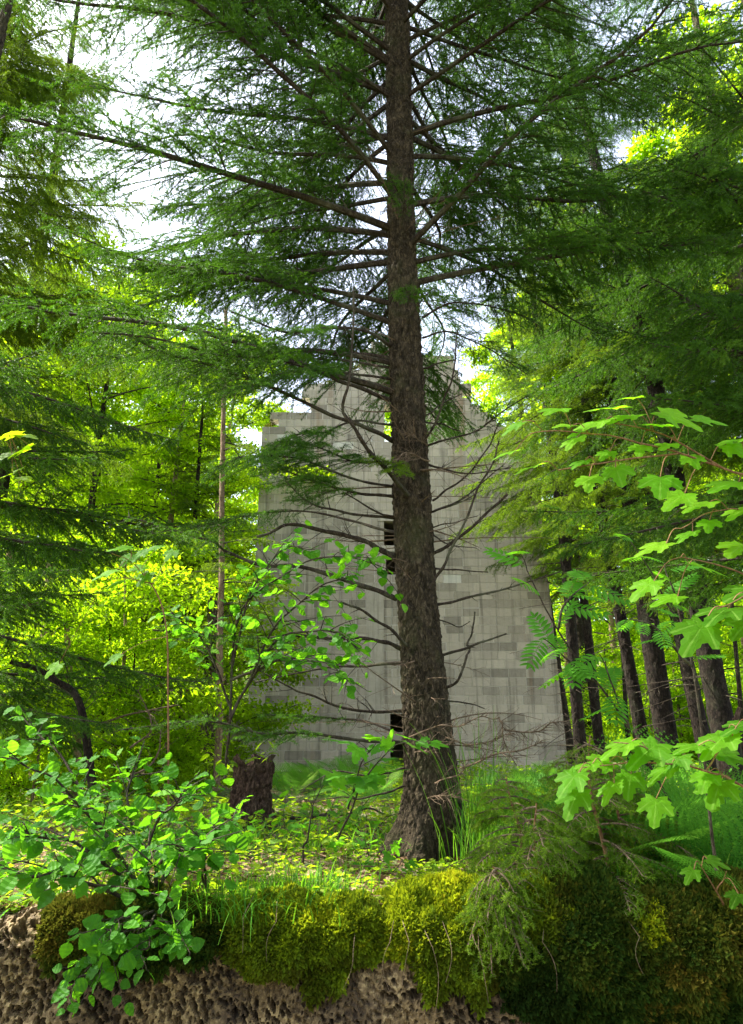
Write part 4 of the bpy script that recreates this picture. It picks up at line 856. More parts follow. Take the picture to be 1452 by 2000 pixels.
# undergrowth saplings in the light
for k in range(9):
    Y = rg.uniform(8.5, 13); px = rg.uniform(-30, 400); x = (px - 726) / FPX * Y * 1.03
    plant_tree(BS[k % 3], 'sapling', x, Y, rg.uniform(0, 6.28), rg.uniform(.55, .8), 'leafy light green sapling in the undergrowth left of the tower', 'undergrowth saplings left of the tower')
UL = 'leafy light green sapling in the undergrowth left of the tower'; UR = 'leafy light green sapling in the undergrowth behind the dark trunks at the right'
for k in range(26):
    Y = rg.uniform(13, 26); px = rg.uniform(-40, 470); x = (px - 726) / FPX * Y * 1.03
    if x > -5.9 and 17 < Y < 24: x -= 3
    plant_tree(BS[k % 3], 'sapling', x, Y, rg.uniform(0, 6.28), rg.uniform(.8, 1.25), UL, 'undergrowth saplings left of the tower')
for k in range(40):
    Y = rg.uniform(26, 39); px = rg.uniform(1100, 1500); x = (px - 726) / FPX * Y * 1.03
    if x < 5.6 and Y < 24: x += 2.5
    plant_tree(BS[k % 3], 'sapling', x, Y, rg.uniform(0, 6.28), rg.uniform(.8, 1.3), UR, 'undergrowth saplings right of the tower')
# far wood closing the view between the trunks: reads as one mass
def far_wood():
    rng = np.random.default_rng(9); mb = MB(); n = 90000
    a = rng.uniform(-.62, .62, n); Y = rng.uniform(52, 75, n); x = np.tan(a) * Y
    edge = np.where(x < 0, 10.5, 13.0) + 5 * (vnoise(np.stack([x * .16, Y * 0, Y * 0], -1), 6) - .4) + np.where(np.abs(x - 3) < 14, -3.0, 2.0)
    z = gz(x, Y) + edge * rng.random(n) ** .8
    P = np.stack([x, Y, z], -1); P = P + (np.stack([vnoise(P * .5 + 9 * k, 20 + k) - .5 for k in range(3)], -1)) * 3.0
    put(mb, KITE, P, frames(rng.normal(size=(n, 3)) * np.array([1, 1, .5]), rand_up(rng, n, .55)), rng.uniform(.22, .48, n), .5 + rng.normal(0, .15, n) + (vnoise(P * .35, 3) - .5) * .5)
    tag(mb.build('distant_wood', M['beech']), 'far off sunlit green wood closing the view behind the trees', 'wood', kind='stuff')
far_wood()

# ------------------------------------------------------------------ forest spruces (trunk, dead limbs, crown)
def forest_spruce(seed, H, live0, Rb, r0, mat, lean=.0, dead=26, nb=95, sun=False, pend=.5):
    rng = np.random.default_rng(seed); n = 40; s = np.linspace(0, 1, n)
    tr = np.stack([(vnoise(np.stack([s * 3 + seed, s * 0, s * 0], -1), 2) - .5) * .25 + lean * H * s, (vnoise(np.stack([s * 3 + seed, s * 0 + 4, s * 0], -1), 3) - .5) * .25, H * s - .2], -1)
    tr[:, :2] -= tr[0, :2]
    fl = 1 + .7 * np.clip(1 - s * H / .6, 0, 1) ** 2
    tk = trunk_mesh(smooth_path(tr, 240), np.interp(np.linspace(0, 1, 240), s, (r0 * (1 - s) ** .75 + .01) * fl), 22, seed, .010, None, 18)
    wood = MB(); crown = MB(); kit = []
    for q in range(5):
        w_, c_ = MB(), MB(); L = 2.0
        bough(rng, L, w_, c_, gap=.075, bare=.08, l2max=.62, tgap=.08, spacing=.008, nl=.035, nw=.0085, pend=pend, rise=.12, sag=.35, tip=.12, r0=.018, k=4, sub_tube=True, tint0=.35); kit.append((w_, c_))
    for q in range(nb):
        h = live0 + (H * .97 - live0) * (q + rng.random()) / nb; hh = (h - live0) / (H - live0); az = q * 2.4 + rng.uniform(-.4, .4)
        sc = Rb / 2 * (1 - hh * .85) * rng.uniform(.75, 1.15) * (.75 if hh < .1 else 1); el = R(rng.uniform(-22, 5) + 25 * hh)
        Mx = np.array(Matrix.Rotation(az, 3, 'Z') @ Matrix.Rotation(-el, 3, 'Y')) * sc; b, _ = along(tr, np.array([h / H]))
        w_, c_ = kit[q % 5]; dt = rng.normal(0, .08); wood.merge(w_, Mx, b[0]); crown.merge(c_, Mx, b[0], dt)
    for q in range(dead):
        h = rng.uniform(.9, live0 + 1.5); az = rng.uniform(0, 6.28); L = rng.uniform(.4, 1.7); t = np.linspace(0, 1, 7)[:, None]; b, _ = along(tr, np.array([h / H]))
        D = np.array([math.cos(az), math.sin(az), rng.uniform(-.3, .15)]); p = b[0] + L * (D * t + rng.normal(0, .08, 3) * t ** 2 + np.array([0, 0, -.1]) * t ** 2)
        tubes(wood, p, np.linspace(.014, .004, 7) * rng.uniform(.6, 1.1), 5); dead_twigs(rng, wood, p, 9, .35, .004)
    return tk.mesh('trunk', mat, False), wood.mesh('limbs', M['twig']), crown.mesh('crown', M['needle_sun_tone'] if sun else M['needle'])
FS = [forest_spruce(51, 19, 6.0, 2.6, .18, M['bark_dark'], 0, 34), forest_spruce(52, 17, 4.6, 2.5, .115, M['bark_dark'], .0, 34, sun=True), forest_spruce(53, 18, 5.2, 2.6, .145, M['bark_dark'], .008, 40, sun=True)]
SPN = ('trunk', 'limbs', 'crown')
for (px, py, Y, q, sc, lab) in [
    (1135, 1440, 15.5, 1, 1.0, 'dark slender spruce trunk standing right beside the tower corner'),
    (1172, 1420, 17.5, 1, .95, 'thin spruce second from the tower corner'),
    (1268, 1500, 13.0, 2, .75, 'leaning dark spruce left of the thickest trunk at the right'),
    (1316, 1520, 12.6, 0, .95, 'thickest dark spruce trunk of the right hand group with a swollen brown base'),
    (1388, 1480, 12.2, 2, .8, 'dark spruce right of the thickest trunk in the right hand group'),
    (1428, 1450, 9.0, 0, .75, 'nearest grey brown spruce trunk at the right edge behind the maple leaves'),
    (1112, 1440, 23.0, 0, .9, 'tall dark spruce close behind the tower right corner')]:
    p = at(px, py, Y); plant_tree(FS[q], 'spruce_tree', p[0], Y, (px * 7.3) % 6.28, sc, lab, 'forest spruces right of the tower', names=SPN, tilt=3.0 + (px % 5) * .7)
for (px, py, Y, q, sc, lab) in [
    (-60, 1440, 15.0, 0, 1.1, 'tall spruce mostly outside the left edge'),
    (262, 1400, 20.0, 1, .75, 'spruce trunk in the left undergrowth behind the fallen branches'),
    (352, 1440, 16.0, 1, .62, 'short spruce just left of the low block wall')]:
    p = at(px, py, Y); plant_tree(FS[q], 'spruce_tree', p[0], Y, (px * 3.1) % 6.28, sc, lab, 'forest spruces left of the tower', names=SPN)

# ------------------------------------------------------------------ near spruces at both edges, limbs shared with detailed meshes
def near_spruce(loc, H, r0, seed, zs, az_rng, label, L=(2.4, 3.2), mat='needle', step=.34, nb=4, libn=5, pend=.45, tint0=.35, el=(-14, 8), bare=.15):
    rng = np.random.default_rng(seed); root = thing('spruce_tree', loc, label, 'tree')
    n = 200; zz = np.linspace(-.2, H, n); path = np.stack([(vnoise(np.stack([zz * .4 + seed, zz * 0, zz * 0], -1), 3) - .5) * .15, zz * 0, zz], -1); path[:, 0] -= path[0, 0]
    trunk_mesh(path, r0 * np.clip(1 - zz / H, .05, 1) ** .8, 40, seed, .012, None, 24).build('trunk', M['bark'], root)
    lib = []
    for q in range(libn):
        wd = MB(); nd = MB(); Lq = rng.uniform(*L)
        bough(rng, Lq, wd, nd, gap=.06, bare=bare, l2max=.68, tgap=.072, spacing=.0016, flat=.25, nl=.0165, nw=.0046, pend=pend * rng.uniform(.7, 1.3), rise=rng.uniform(.05, .2), sag=rng.uniform(.15, .35), tip=.12, r0=.02, tint0=tint0)
        lib.append((wd.mesh('branch', M['twig']), nd.mesh('needles', M[mat])))
    z = zs[0]; i = 0; cnt = 0
    while z < zs[1] and cnt < 92:
        for k in range(nb):
            az = rng.uniform(*az_rng); wm, nm = lib[i % libn]; i += 1; cnt += 1; sc = rng.uniform(.75, 1.1) * (1 - .5 * max(0, z / H - .3))
            o = link('branch', wm, root, (float(np.interp(z, zz, path[:, 0])), 0, z + rng.uniform(-.12, .12)), (rng.uniform(-.3, .3), -R(rng.uniform(*el)), R(az)), (sc, sc, sc)); link('needles', nm, o)
        z += step
    return root
near_spruce((4.15, 6.6, 0), 14, .17, 71, (2.3, 10.5), (95, 265), 'near spruce outside the right edge with dark limbs reaching in at the upper right', nb=2, step=.30, tint0=.42)
near_spruce((-4.3, 6.9, 0), 12, .15, 72, (0.9, 4.3), (-75, 60), 'near spruce outside the left edge with low layered limbs reaching in', L=(2.3, 3.3), step=.40, nb=2, pend=.35, tint0=.36)
near_spruce((-5.6, 8.8, 0), 15, .17, 73, (5.0, 10.5), (-80, 40), 'near spruce at the left edge with drooping green limbs in the upper left', step=.34, nb=4, mat='needle_sun_tone', pend=.6)
near_spruce((5.3, 9.6, 0), 15, .17, 74, (3.0, 9.5), (110, 250), 'spruce behind the right edge with sun-toned yellowish limbs under the dark ones', step=.45, nb=3, mat='needle_sun_tone', pend=.55)

# ------------------------------------------------------------------ stump, slim trunks, fallen wood at the left
def stump():
    b = at(487, 1612, 6.9); b[2] = float(gz(b[0], 6.9)) - .05
    t = thing('tree_stump', b, 'dark rotten tree stump with a broken flat top left of the big spruce', 'stump')
    n = 60; zz = np.linspace(0, .58, n); path = np.stack([b[0] + zz * .04, zz * 0 + 6.9, zz + b[2]], -1)
    def fl(P, th, r): 
        h = np.clip(1 - (P[..., 2] - b[2]) / .35, 0, 1); return h ** 2 * (.05 + .10 * (.5 + .5 * np.cos(th * 4 + 1)) ** 2)
    mb = trunk_mesh(path, np.full(n, .165), 90, 9, .028, fl, 22)
    V = mb.pack()[0]; 
    top = V[:, 2] > b[2] + .42; th = np.arctan2(V[:, 1] - 6.9, V[:, 0] - b[0]); V[top, 2] += (vnoise(np.stack([th[top] * 2.5, th[top] * 0, th[top] * 0], -1), 4) - .4) * .12 * ((V[top, 2] - b[2] - .42) / .16)
    c = V[-90:].copy(); k = len(V); ctr = c.mean(0) - np.array([0, 0, .10]); inner = ctr + (c - ctr) * .55 - np.array([0, 0, .06]) + np.random.default_rng(3).normal(0, .014, c.shape)
    mb.add(np.vstack([c, inner, ctr[None]]), Q=[(i, (i + 1) % 90, 90 + (i + 1) % 90, 90 + i) for i in range(90)], T=[(90 + i, 90 + (i + 1) % 90, 180) for i in range(90)])
    mb.build('trunk', M['stump'], t).location = tuple(-b)
stump()
def slim_trunk(pts, r0, r1, Y, label, seed, mat, twigs=30, name='spruce_tree', foliage=0, cat='tree', ltw=.8):
    rng = np.random.default_rng(seed); P = np.array([at(a, c, Y) for a, c in pts]); b = P[0].copy(); b[2] = float(gz(b[0], Y)) - .05; P[0] = b
    t = thing(name, b, label, cat); path = smooth_path(P, 120, .03, rng, seed)
    trunk_mesh(path, np.linspace(r0, r1, 120), 18, seed, r0 * .08, None, 30).build('trunk', mat, t).location = tuple(-b)
    if twigs:
        w_ = MB(); dead_twigs(rng, w_, path, twigs, ltw, .006, .1, 0, .0, 2); w_.build('limbs', M['twig'], t).location = tuple(-b)
    if foliage:
        w_, c_ = MB(), MB()
        for q in range(foliage):
            s = rng.uniform(.3, .98); pb, _ = along(path, np.array([s])); az = rng.uniform(0, 6.28); L = rng.uniform(.8, 1.5) * (1.3 - s); tt = np.linspace(0, 1, 9)[:, None]
            ax = pb[0] + L * (np.array([math.cos(az), math.sin(az), rng.uniform(-.1, .2)]) * tt + np.array([0, 0, -.25]) * tt ** 2)
            bough(rng, L, w_, c_, axis=ax, gap=.07, l2max=.32, tgap=.07, spacing=.006, nl=.024, nw=.005, r0=.008, bare=.2)
        w_.build('branches', M['twig'], t).location = tuple(-b); c_.build('crown', M['needle_sun_tone'], t).location = tuple(-b)
slim_trunk([(425, 1500), (430, 1300), (434, 1050), (438, 800), (441, 600)], .050, .028, 10.5, 'slim warm brown spruce trunk rising left of the tower edge', 5, M['bark_warm'], 36, foliage=16)
slim_trunk([(78, 1452), (84, 1370), (92, 1250), (98, 1100)], .10, .07, 11.5, 'pale sunlit trunk low at the left edge of the wood', 6, M['bark_warm'], 16, 'bare_trunk')
slim_trunk([(160, 1490), (150, 1400), (136, 1320), (128, 1200)], .055, .03, 9.5, 'thin leaning tan trunk in the sunlit undergrowth at the left', 7, M['bark_warm'], 12, 'bare_trunk')
slim_trunk([(205, 1462), (160, 1385), (95, 1320), (20, 1290)], .040, .02, 7.0, 'thin dark stem leaning left above the hazel bush', 8, M['bark_dark'], 14, 'bare_trunk')
slim_trunk([(415, 1500), (408, 1420), (412, 1300), (420, 1150)], .13, .10, 12.5, 'stout mossy trunk behind the rotten stump', 9, M['bark'], 16, 'bare_trunk')
slim_trunk([(258, 1430), (268, 1330), (275, 1200), (280, 1050)], .09, .07, 15.0, 'grey trunk in the left undergrowth', 10, M['bark'], 16, 'bare_trunk')
for i, (px, Y) in enumerate([(1218, 18), (1440, 22)]):
    slim_trunk([(px + 8, 1450), (px, 1300), (px - 18, 1100), (px - 40, 900)], .05 + .02 * (i % 3), .04, Y, 'thin dark pole trunk in the bright gap at the right', 20 + i, M['bark_dark'], 10, 'bare_trunk')
for o in [q for q in COL.objects if q.get('label') == 'thin dark pole trunk in the bright gap at the right']: o['group'] = 'thin pole trunks at the right'
def stick(pts, Y, r, label, seed, mat='deadtwig', tw=10, l=.3, name='fallen_branch', cat='branch'):
    rng = np.random.default_rng(seed); P = np.array([at(a, c, Y + (d[0] if d else 0)) for a, c, *d in pts]); b = P[0].copy(); w_ = MB(); path = smooth_path(P, 24, .05, rng, seed)
    tubes(w_, path, np.linspace(r, r * .35, 24), 7); dead_twigs(rng, w_, path, tw, l, r * .4, .1, 0, .1, 2)
    return tag(w_.build(name, M[mat], loc=b), label, cat)
stick([(255, 1460), (300, 1420), (285, 1380), (262, 1350)], 8.2, .012, 'bleached forked twig standing in front of the low block wall', 1, tw=14)
stick([(230, 1520), (300, 1490), (310, 1440), (297, 1400)], 8.0, .012, 'bleached branched twig lying against the low block wall', 2, tw=14)
stick([(110, 1450), (200, 1390), (300, 1345), (420, 1320)], 10.5, .035, 'long pale fallen branch leaning across the left undergrowth', 3, tw=16, l=.7)
stick([(330, 1352), (380, 1345), (440, 1338)], 10.0, .03, 'pale broken branches piled beside the stout mossy trunk', 4, tw=16, l=.5)
stick([(20, 1480), (120, 1440), (230, 1400), (350, 1380)], 9.0, .02, 'grey fallen branch in the sunlit patch at the left', 5, tw=16, l=.5)
stick([(420, 1690), (520, 1680), (640, 1690), (700, 1665)], 4.9, .016, 'brown fallen stick left of the big spruce foot', 6, 'twig', 12, .25)
stick([(430, 1712), (500, 1690), (590, 1672)], 5.2, .02, 'broken dark stick beneath the rotten stump', 7, 'twig', 12, .25)
stick([(540, 1590), (620, 1600), (700, 1580), (760, 1590)], 7.2, .02, 'dark stick lying behind the big spruce', 8, 'twig', 14, .3)
stick([(790, 1720), (840, 1716), (880, 1700), (905, 1690)], 4.6, .022, 'orange brown rotten stick lying at the foot of the big spruce', 9, 'stump', 6, .1)
stick([(1180, 1560), (1230, 1540), (1290, 1530), (1330, 1545)], 8.0, .018, 'heap of pale brushwood in front of the thick right trunks', 10, tw=30, l=.5)
stick([(590, 1690), (592, 1640), (612, 1580), (640, 1535)], 4.6, .007, 'thin dark leafless stem left of the big spruce', 11, 'twig', 12, .25, 'dead_stem', 'stem')
stick([(1440, 1570), (1410, 1500), (1452, 1380)], 6.0, .05, 'reddish rotting trunk leaning at the right edge', 12, 'stump', 6, .2)

# ------------------------------------------------------------------ hazel bush, lower left
def leafy_plant(name, label, cat, stems, tmpl, mat, size, seed, ntw=10, ltw=.35, per_m=26, tint=.45, r0=.008, tilt=.38, bias=(0, -.15, 0), bark='twig', base=None, hang=.25, sub=True, tv=.16, group=None, s0=.2, start=.15):
    """stems: lists of (px, py, Y)"""
    rng = np.random.default_rng(seed); wood = MB(); leaf = MB(); b = at(*stems[0][0]) if base is None else np.array(base, float)
    for st in stems:
        path = smooth_path(np.array([at(*p) for p in st]), 20, .03, rng, seed); tubes(wood, path, np.linspace(r0, r0 * .3, 20), 6)
        tws = side_twigs(rng, path, ntw, ltw, s0=s0) if ntw else []
        leafy_twigs(rng, wood, leaf, tws + [path[6:]], tmpl, per_m, size, tint, tilt, bias, start, r0 * .4, 1.0, hang, tv)
    t = thing(name, b, label, cat, group); wood.build('stem', M[bark], t).location = tuple(-b); leaf.build('foliage', M[mat], t).location = tuple(-b)
    return t
leafy_plant('hazel_bush', 'leafy hazel bush with toothed dark green leaves at the lower left', 'bush',
    [[(300, 1775, 3.75), (290, 1680, 3.7), (320, 1590, 3.6), (370, 1530, 3.5)], [(300, 1775, 3.75), (250, 1690, 3.7), (180, 1600, 3.6), (100, 1520, 3.4), (20, 1480, 3.3)],
     [(300, 1775, 3.75), (230, 1700, 3.6), (120, 1640, 3.3), (20, 1620, 3.1)], [(300, 1775, 3.75), (220, 1640, 3.8), (170, 1560, 3.9), (110, 1470, 4.0), (40, 1400, 4.1)],
     [(300, 1775, 3.75), (330, 1690, 3.9), (400, 1620, 4.0), (470, 1590, 4.1)], [(300, 1775, 3.75), (200, 1730, 3.4), (90, 1710, 3.15), (0, 1700, 3.0)],
     [(300, 1775, 3.75), (270, 1640, 3.9), (250, 1540, 4.0), (280, 1450, 4.1)], [(300, 1775, 3.7), (310, 1700, 3.5), (350, 1660, 3.4), (400, 1640, 3.3)]],
    HAZEL, 'hazel', .078, 7, 12, .38, 30, .30, .010, tv=.22, tilt=.5)
leafy_plant('hazel_shoot', 'hanging hazel shoot with toothed leaves spilling down over the pitted rock', 'bush',
    [[(320, 1765, 3.55), (290, 1790, 3.35), (250, 1830, 3.25), (190, 1870, 3.2)], [(310, 1770, 3.5), (300, 1810, 3.3), (280, 1850, 3.22), (250, 1880, 3.2)], [(330, 1770, 3.5), (350, 1800, 3.3), (350, 1830, 3.25), (340, 1840, 3.2)], [(300, 1770, 3.5), (240, 1800, 3.2), (200, 1810, 3.1)],
     [(270, 1780, 3.5), (230, 1850, 3.25), (170, 1900, 3.2), (130, 1925, 3.18)]],
    HAZEL, 'hazel', .066, 8, 6, .22, 34, .35, .006, bias=(0, -.45, 0), tilt=.5)
leafy_plant('hazel_shoot', 'pale green hazel shoot with curled leaves right of the bush', 'bush', [[(410, 1760, 3.7), (400, 1700, 3.5), (375, 1670, 3.4), (340, 1660, 3.3)], [(405, 1740, 3.65), (395, 1700, 3.5), (400, 1672, 3.4)]], HAZEL, 'hazel', .085, 9, 4, .18, 26, .75, .006)
leafy_plant('hazel_branch', 'slender hazel sapling with round pale leaves across the left half of the tower', 'sapling',
    [[(440, 1520, 5.0), (450, 1350, 4.9), (465, 1200, 4.8), (560, 1120, 4.5), (660, 1085, 4.3), (760, 1110, 4.2)], [(445, 1420, 4.9), (520, 1250, 4.6), (600, 1160, 4.4), (700, 1120, 4.3)], [(450, 1400, 4.9), (530, 1260, 4.6), (620, 1230, 4.4), (720, 1270, 4.3)],
     [(455, 1300, 4.85), (480, 1180, 4.7), (540, 1080, 4.6), (620, 1070, 4.5)], [(450, 1330, 4.9), (540, 1290, 4.7), (620, 1290, 4.5), (690, 1330, 4.4)], [(450, 1380, 4.9), (400, 1260, 4.8), (330, 1190, 4.7)]],
    HAZEL, 'hazel', .080, 10, 15, .42, 19, .58, .009, tilt=.55, bias=(0, -.2, 0), tv=.2)
leafy_plant('bramble', 'small bramble with bright lit leaves growing over the rotten stump', 'plant', [[(500, 1600, 7.0), (470, 1520, 7.0), (440, 1490, 6.9), (420, 1470, 6.8)], [(500, 1600, 7.0), (500, 1500, 6.9), (520, 1470, 6.8)]], OVAL, 'beech', .12, 11, 5, .3, 18, .6, .006)
leafy_plant('leafy_shoot', 'broad leaved shoot with pale edged leaves in front of the big spruce foot', 'plant', [[(660, 1640, 4.5), (700, 1540, 4.35), (760, 1470, 4.2), (810, 1440, 4.1)], [(680, 1580, 4.4), (700, 1500, 4.3), (740, 1450, 4.2)]], MAPLES, 'hazel', .17, 12, 3, .22, 12, .62, .006, hang=.35)
for i, (px, py, Y, s) in enumerate([(520, 1640, 5.6, 1), (590, 1655, 5.2, 1), (660, 1640, 5.6, 1), (720, 1650, 5.0, .8), (560, 1600, 6.4, 1.1), (650, 1590, 6.6, 1.1), (720, 1600, 6.2, 1), (745, 1690, 4.5, .7), (470, 1660, 5.2, 1), (390, 1650, 5.8, 1.2), (240, 1640, 6.4, 1.2), (100, 1650, 6.2, 1.2), (60, 1720, 4.8, 1), (170, 1700, 5.2, 1)]):
    p = at(px, py, Y); zg = float(gz(p[0], Y)); 
    leafy_plant('seedling', 'low seedling with flat yellow green leaves on the sunlit ground left of the big spruce', 'plant',
        [[(px, py + 40, Y), (px - 5, py, Y), (px - 12 + 9 * (i % 3), py - 40 * s, Y)], [(px, py + 40, Y), (px + 25, py + 5, Y - .1), (px + 45, py - 12 * s, Y - .15)], [(px, py + 40, Y), (px - 30, py + 5, Y + .1), (px - 50, py - 10, Y + .1)]],
        MAPLES if i % 2 else HAZEL, 'hazel', .10 * s, 40 + i, 2, .14, 16, .72, .004, group='seedlings on the sunlit ground')  # higher leaf tint stands in for yellow sunlight on the seedlings

# ------------------------------------------------------------------ maple branches
def maple(name, label, stems, leaves, seed, r0=.008, mat='maple', tint=.6, nrm=(-.15, -.42, .9), base=None, scl=.80):
    """leaves: (px, py, width in px, Y, tip direction in degrees in the picture, 0 = left, 90 = down)"""
    rng = np.random.default_rng(seed); wood = MB(); leaf = MB(); paths = [smooth_path(np.array([at(*p) for p in st]), 24, .01, rng, seed) for st in stems]
    for k, p in enumerate(paths): tubes(wood, p, np.linspace(r0 * (1 if k == 0 else .55), r0 * .3, 24), 6)
    allp = np.vstack(paths)
    for (px, py, wpx, Y, dg) in leaves:
        c = at(px, py, Y); sz = wpx / FPX * np.linalg.norm(c - EYE) * scl; a = math.radians(dg + rng.normal(0, 8))
        D = norm(np.array([-math.cos(a), -.55 * abs(math.sin(a)) - .25 + rng.normal(0, .15), -math.sin(a) * .75 - .12])); Nn = norm(np.array(nrm) + rng.normal(0, .14, 3))
        F = frames(D[None], Nn[None]); P0 = c - F[0][:, 0] * sz * .45
        put(leaf, MAPLES[rng.integers(4)], P0[None], F, np.array([sz * rng.uniform(.72, 1.15)]), np.array([tint + rng.normal(0, .2)]))
        d = np.linalg.norm(allp - (P0 - F[0][:, 0] * sz * .5), axis=1); q = allp[d.argmin()]; mid = (q + P0) / 2 + np.array([0, 0, .02])
        pt = smooth_path(np.array([q, mid, P0]), 8); tubes(wood, pt, np.full(8, .0016), 4)
    b = paths[0][0] if base is None else np.array(base); t = thing(name, b, label, 'sapling')
    wood.build('stem', M['stem'], t).location = tuple(-b); leaf.build('foliage', M[mat], t).location = tuple(-b)
M['stem'] = bark_mat('reddish_stem', (0.10, 0.05, 0.025), (0.20, 0.10, 0.05), (0.28, 0.17, 0.08), 0.1, 30, .002)
maple('maple_sapling', 'maple sapling with big bright green lobed leaves reaching in at the right', 
    [[(1680, 1790, 3.7), (1630, 1500, 2.8), (1560, 1150, 2.5), (1500, 960, 2.45), (1420, 918, 2.4), (1330, 885, 2.35), (1240, 862, 2.3), (1150, 845, 2.25), (1060, 842, 2.2)], [(1420, 918, 2.4), (1300, 850, 2.35), (1200, 828, 2.3)], [(1330, 885, 2.35), (1200, 900, 2.25), (1090, 920, 2.2)], [(1560, 1150, 2.5), (1470, 1010, 2.45), (1400, 1000, 2.4), (1330, 1030, 2.35)],
     [(1560, 1200, 2.5), (1450, 1120, 2.4), (1330, 1090, 2.35)]],
    [(1080, 800, 85, 2.2, 15), (1000, 835, 62, 2.15, 35), (988, 885, 60, 2.12, 20), (1022, 915, 105, 2.1, 22), (1180, 795, 95, 2.3, 5), (1225, 775, 70, 2.35, 10), (1150, 830, 110, 2.25, 20), (1210, 815, 110, 2.3, 10), (1115, 865, 85, 2.2, 60), (1270, 825, 100, 2.3, 5), (1325, 815, 90, 2.35, 160),
     (1390, 820, 85, 2.4, 165), (1150, 945, 90, 2.2, 75), (1210, 930, 95, 2.2, 80), (1130, 905, 60, 2.2, 30), (1290, 945, 90, 2.3, 70), (1355, 900, 60, 2.35, 100), (1320, 975, 85, 2.35, 20), (1365, 985, 80, 2.4, 10), (1420, 945, 90, 2.4, 15), (1180, 890, 70, 2.25, 40), (1250, 880, 75, 2.3, 70), (1300, 870, 70, 2.3, 20),
     (1270, 1070, 95, 2.35, 12), (1255, 1150, 85, 2.3, 25), (1390, 1110, 110, 2.35, 170), (1300, 1170, 80, 2.35, 20), (1440, 1070, 80, 2.4, 30), (1385, 1025, 55, 2.4, 60), (1440, 1000, 90, 2.4, 30), (1445, 880, 80, 2.4, 140), (1340, 1045, 60, 2.35, 30), (1100, 830, 60, 2.25, 0), (1430, 860, 60, 2.4, 10)], 3, .006)
maple('maple_sapling', 'bluish green maple leaves hanging at the right edge below the bright ones', [[(1660, 1790, 3.7), (1640, 1500, 2.7), (1560, 1250, 2.3), (1480, 1160, 2.25), (1400, 1190, 2.2)]],
    [(1400, 1200, 110, 2.2, 30), (1360, 1240, 90, 2.2, 40), (1440, 1160, 100, 2.25, 25), (1450, 1225, 70, 2.25, 40)], 5, .005, 'maple', .15, (-.3, -.6, .7), scl=.85)
maple('maple_sapling', 'maple sapling with drooping broad leaves in front of the right hand trunks', [[(1500, 1780, 3.6), (1500, 1580, 3.0), (1440, 1530, 2.85), (1380, 1505, 2.8), (1300, 1490, 2.75), (1220, 1490, 2.7), (1140, 1500, 2.65)], [(1380, 1505, 2.8), (1420, 1450, 2.8), (1440, 1420, 2.8)], [(1300, 1490, 2.75), (1250, 1455, 2.7), (1200, 1450, 2.7)]],
    [(1205, 1460, 100, 2.7, 10), (1260, 1470, 110, 2.7, 25), (1110, 1530, 95, 2.6, 30), (1140, 1500, 80, 2.65, 15), (1120, 1565, 85, 2.6, 50), (1190, 1545, 70, 2.65, 40), (1230, 1530, 70, 2.7, 50), (1340, 1460, 95, 2.8, 0), (1400, 1450, 100, 2.8, 20), (1440, 1480, 100, 2.85, 170), (1375, 1530, 100, 2.8, 40), (1400, 1545, 90, 2.8, 50), (1290, 1510, 75, 2.75, 20), (1440, 1420, 90, 2.8, 10), (1170, 1490, 70, 2.7, 10), (1320, 1490, 70, 2.75, 30), (1280, 1580, 75, 2.8, 60)], 6, .006, 'maple', .35, (-.1, -.30, .95), scl=.72)
maple('maple_sapling', 'maple shoot with a pair of broad dark leaves among the ferns at the lower right', [[(1425, 1790, 3.6), (1400, 1740, 3.2), (1370, 1690, 2.9)], [(1400, 1740, 3.2), (1420, 1700, 2.95)]],
    [(1345, 1715, 85, 2.85, 40), (1405, 1685, 75, 2.9, 170), (1435, 1760, 80, 2.95, 30)], 7, .005, 'maple', .05, (-.1, -.4, .85), scl=.55)
maple('maple_sapling', 'cluster of large fresh maple leaves in front of the left conifers', [[(330, 1700, 4.2), (330, 1400, 4.1), (320, 1200, 4.0), (270, 1110, 3.9), (220, 1080, 3.8)], [(300, 1140, 3.95), (250, 1130, 3.85), (210, 1130, 3.8)]],
    [(232, 1070, 62, 3.8, 15), (270, 1085, 60, 3.85, 40), (245, 1095, 55, 3.85, 60), (205, 1120, 62, 3.8, 20), (225, 1140, 55, 3.8, 45), (262, 1110, 55, 3.9, 30), (280, 1130, 50, 3.9, 60), (195, 1140, 45, 3.8, 30), (300, 1070, 45, 3.95, 20), (330, 1085, 50, 4.0, 60), (100, 1310, 50, 4.0, 50), (215, 1290, 55, 3.9, 40)], 8, .006)
maple('maple_sapling', 'yellow lit maple leaves at the left edge halfway up', [[(-170, 1700, 4.8), (-120, 1300, 4.6), (-80, 1000, 4.5), (-30, 880, 4.4), (20, 850, 4.3)]],
    [(15, 850, 60, 4.3, 20), (40, 880, 55, 4.3, 50), (10, 890, 55, 4.3, 40), (50, 850, 50, 4.35, 160), (30, 920, 50, 4.3, 60), (5, 930, 50, 4.3, 30), (50, 935, 45, 4.35, 160)], 9, .006, 'beech', .6)

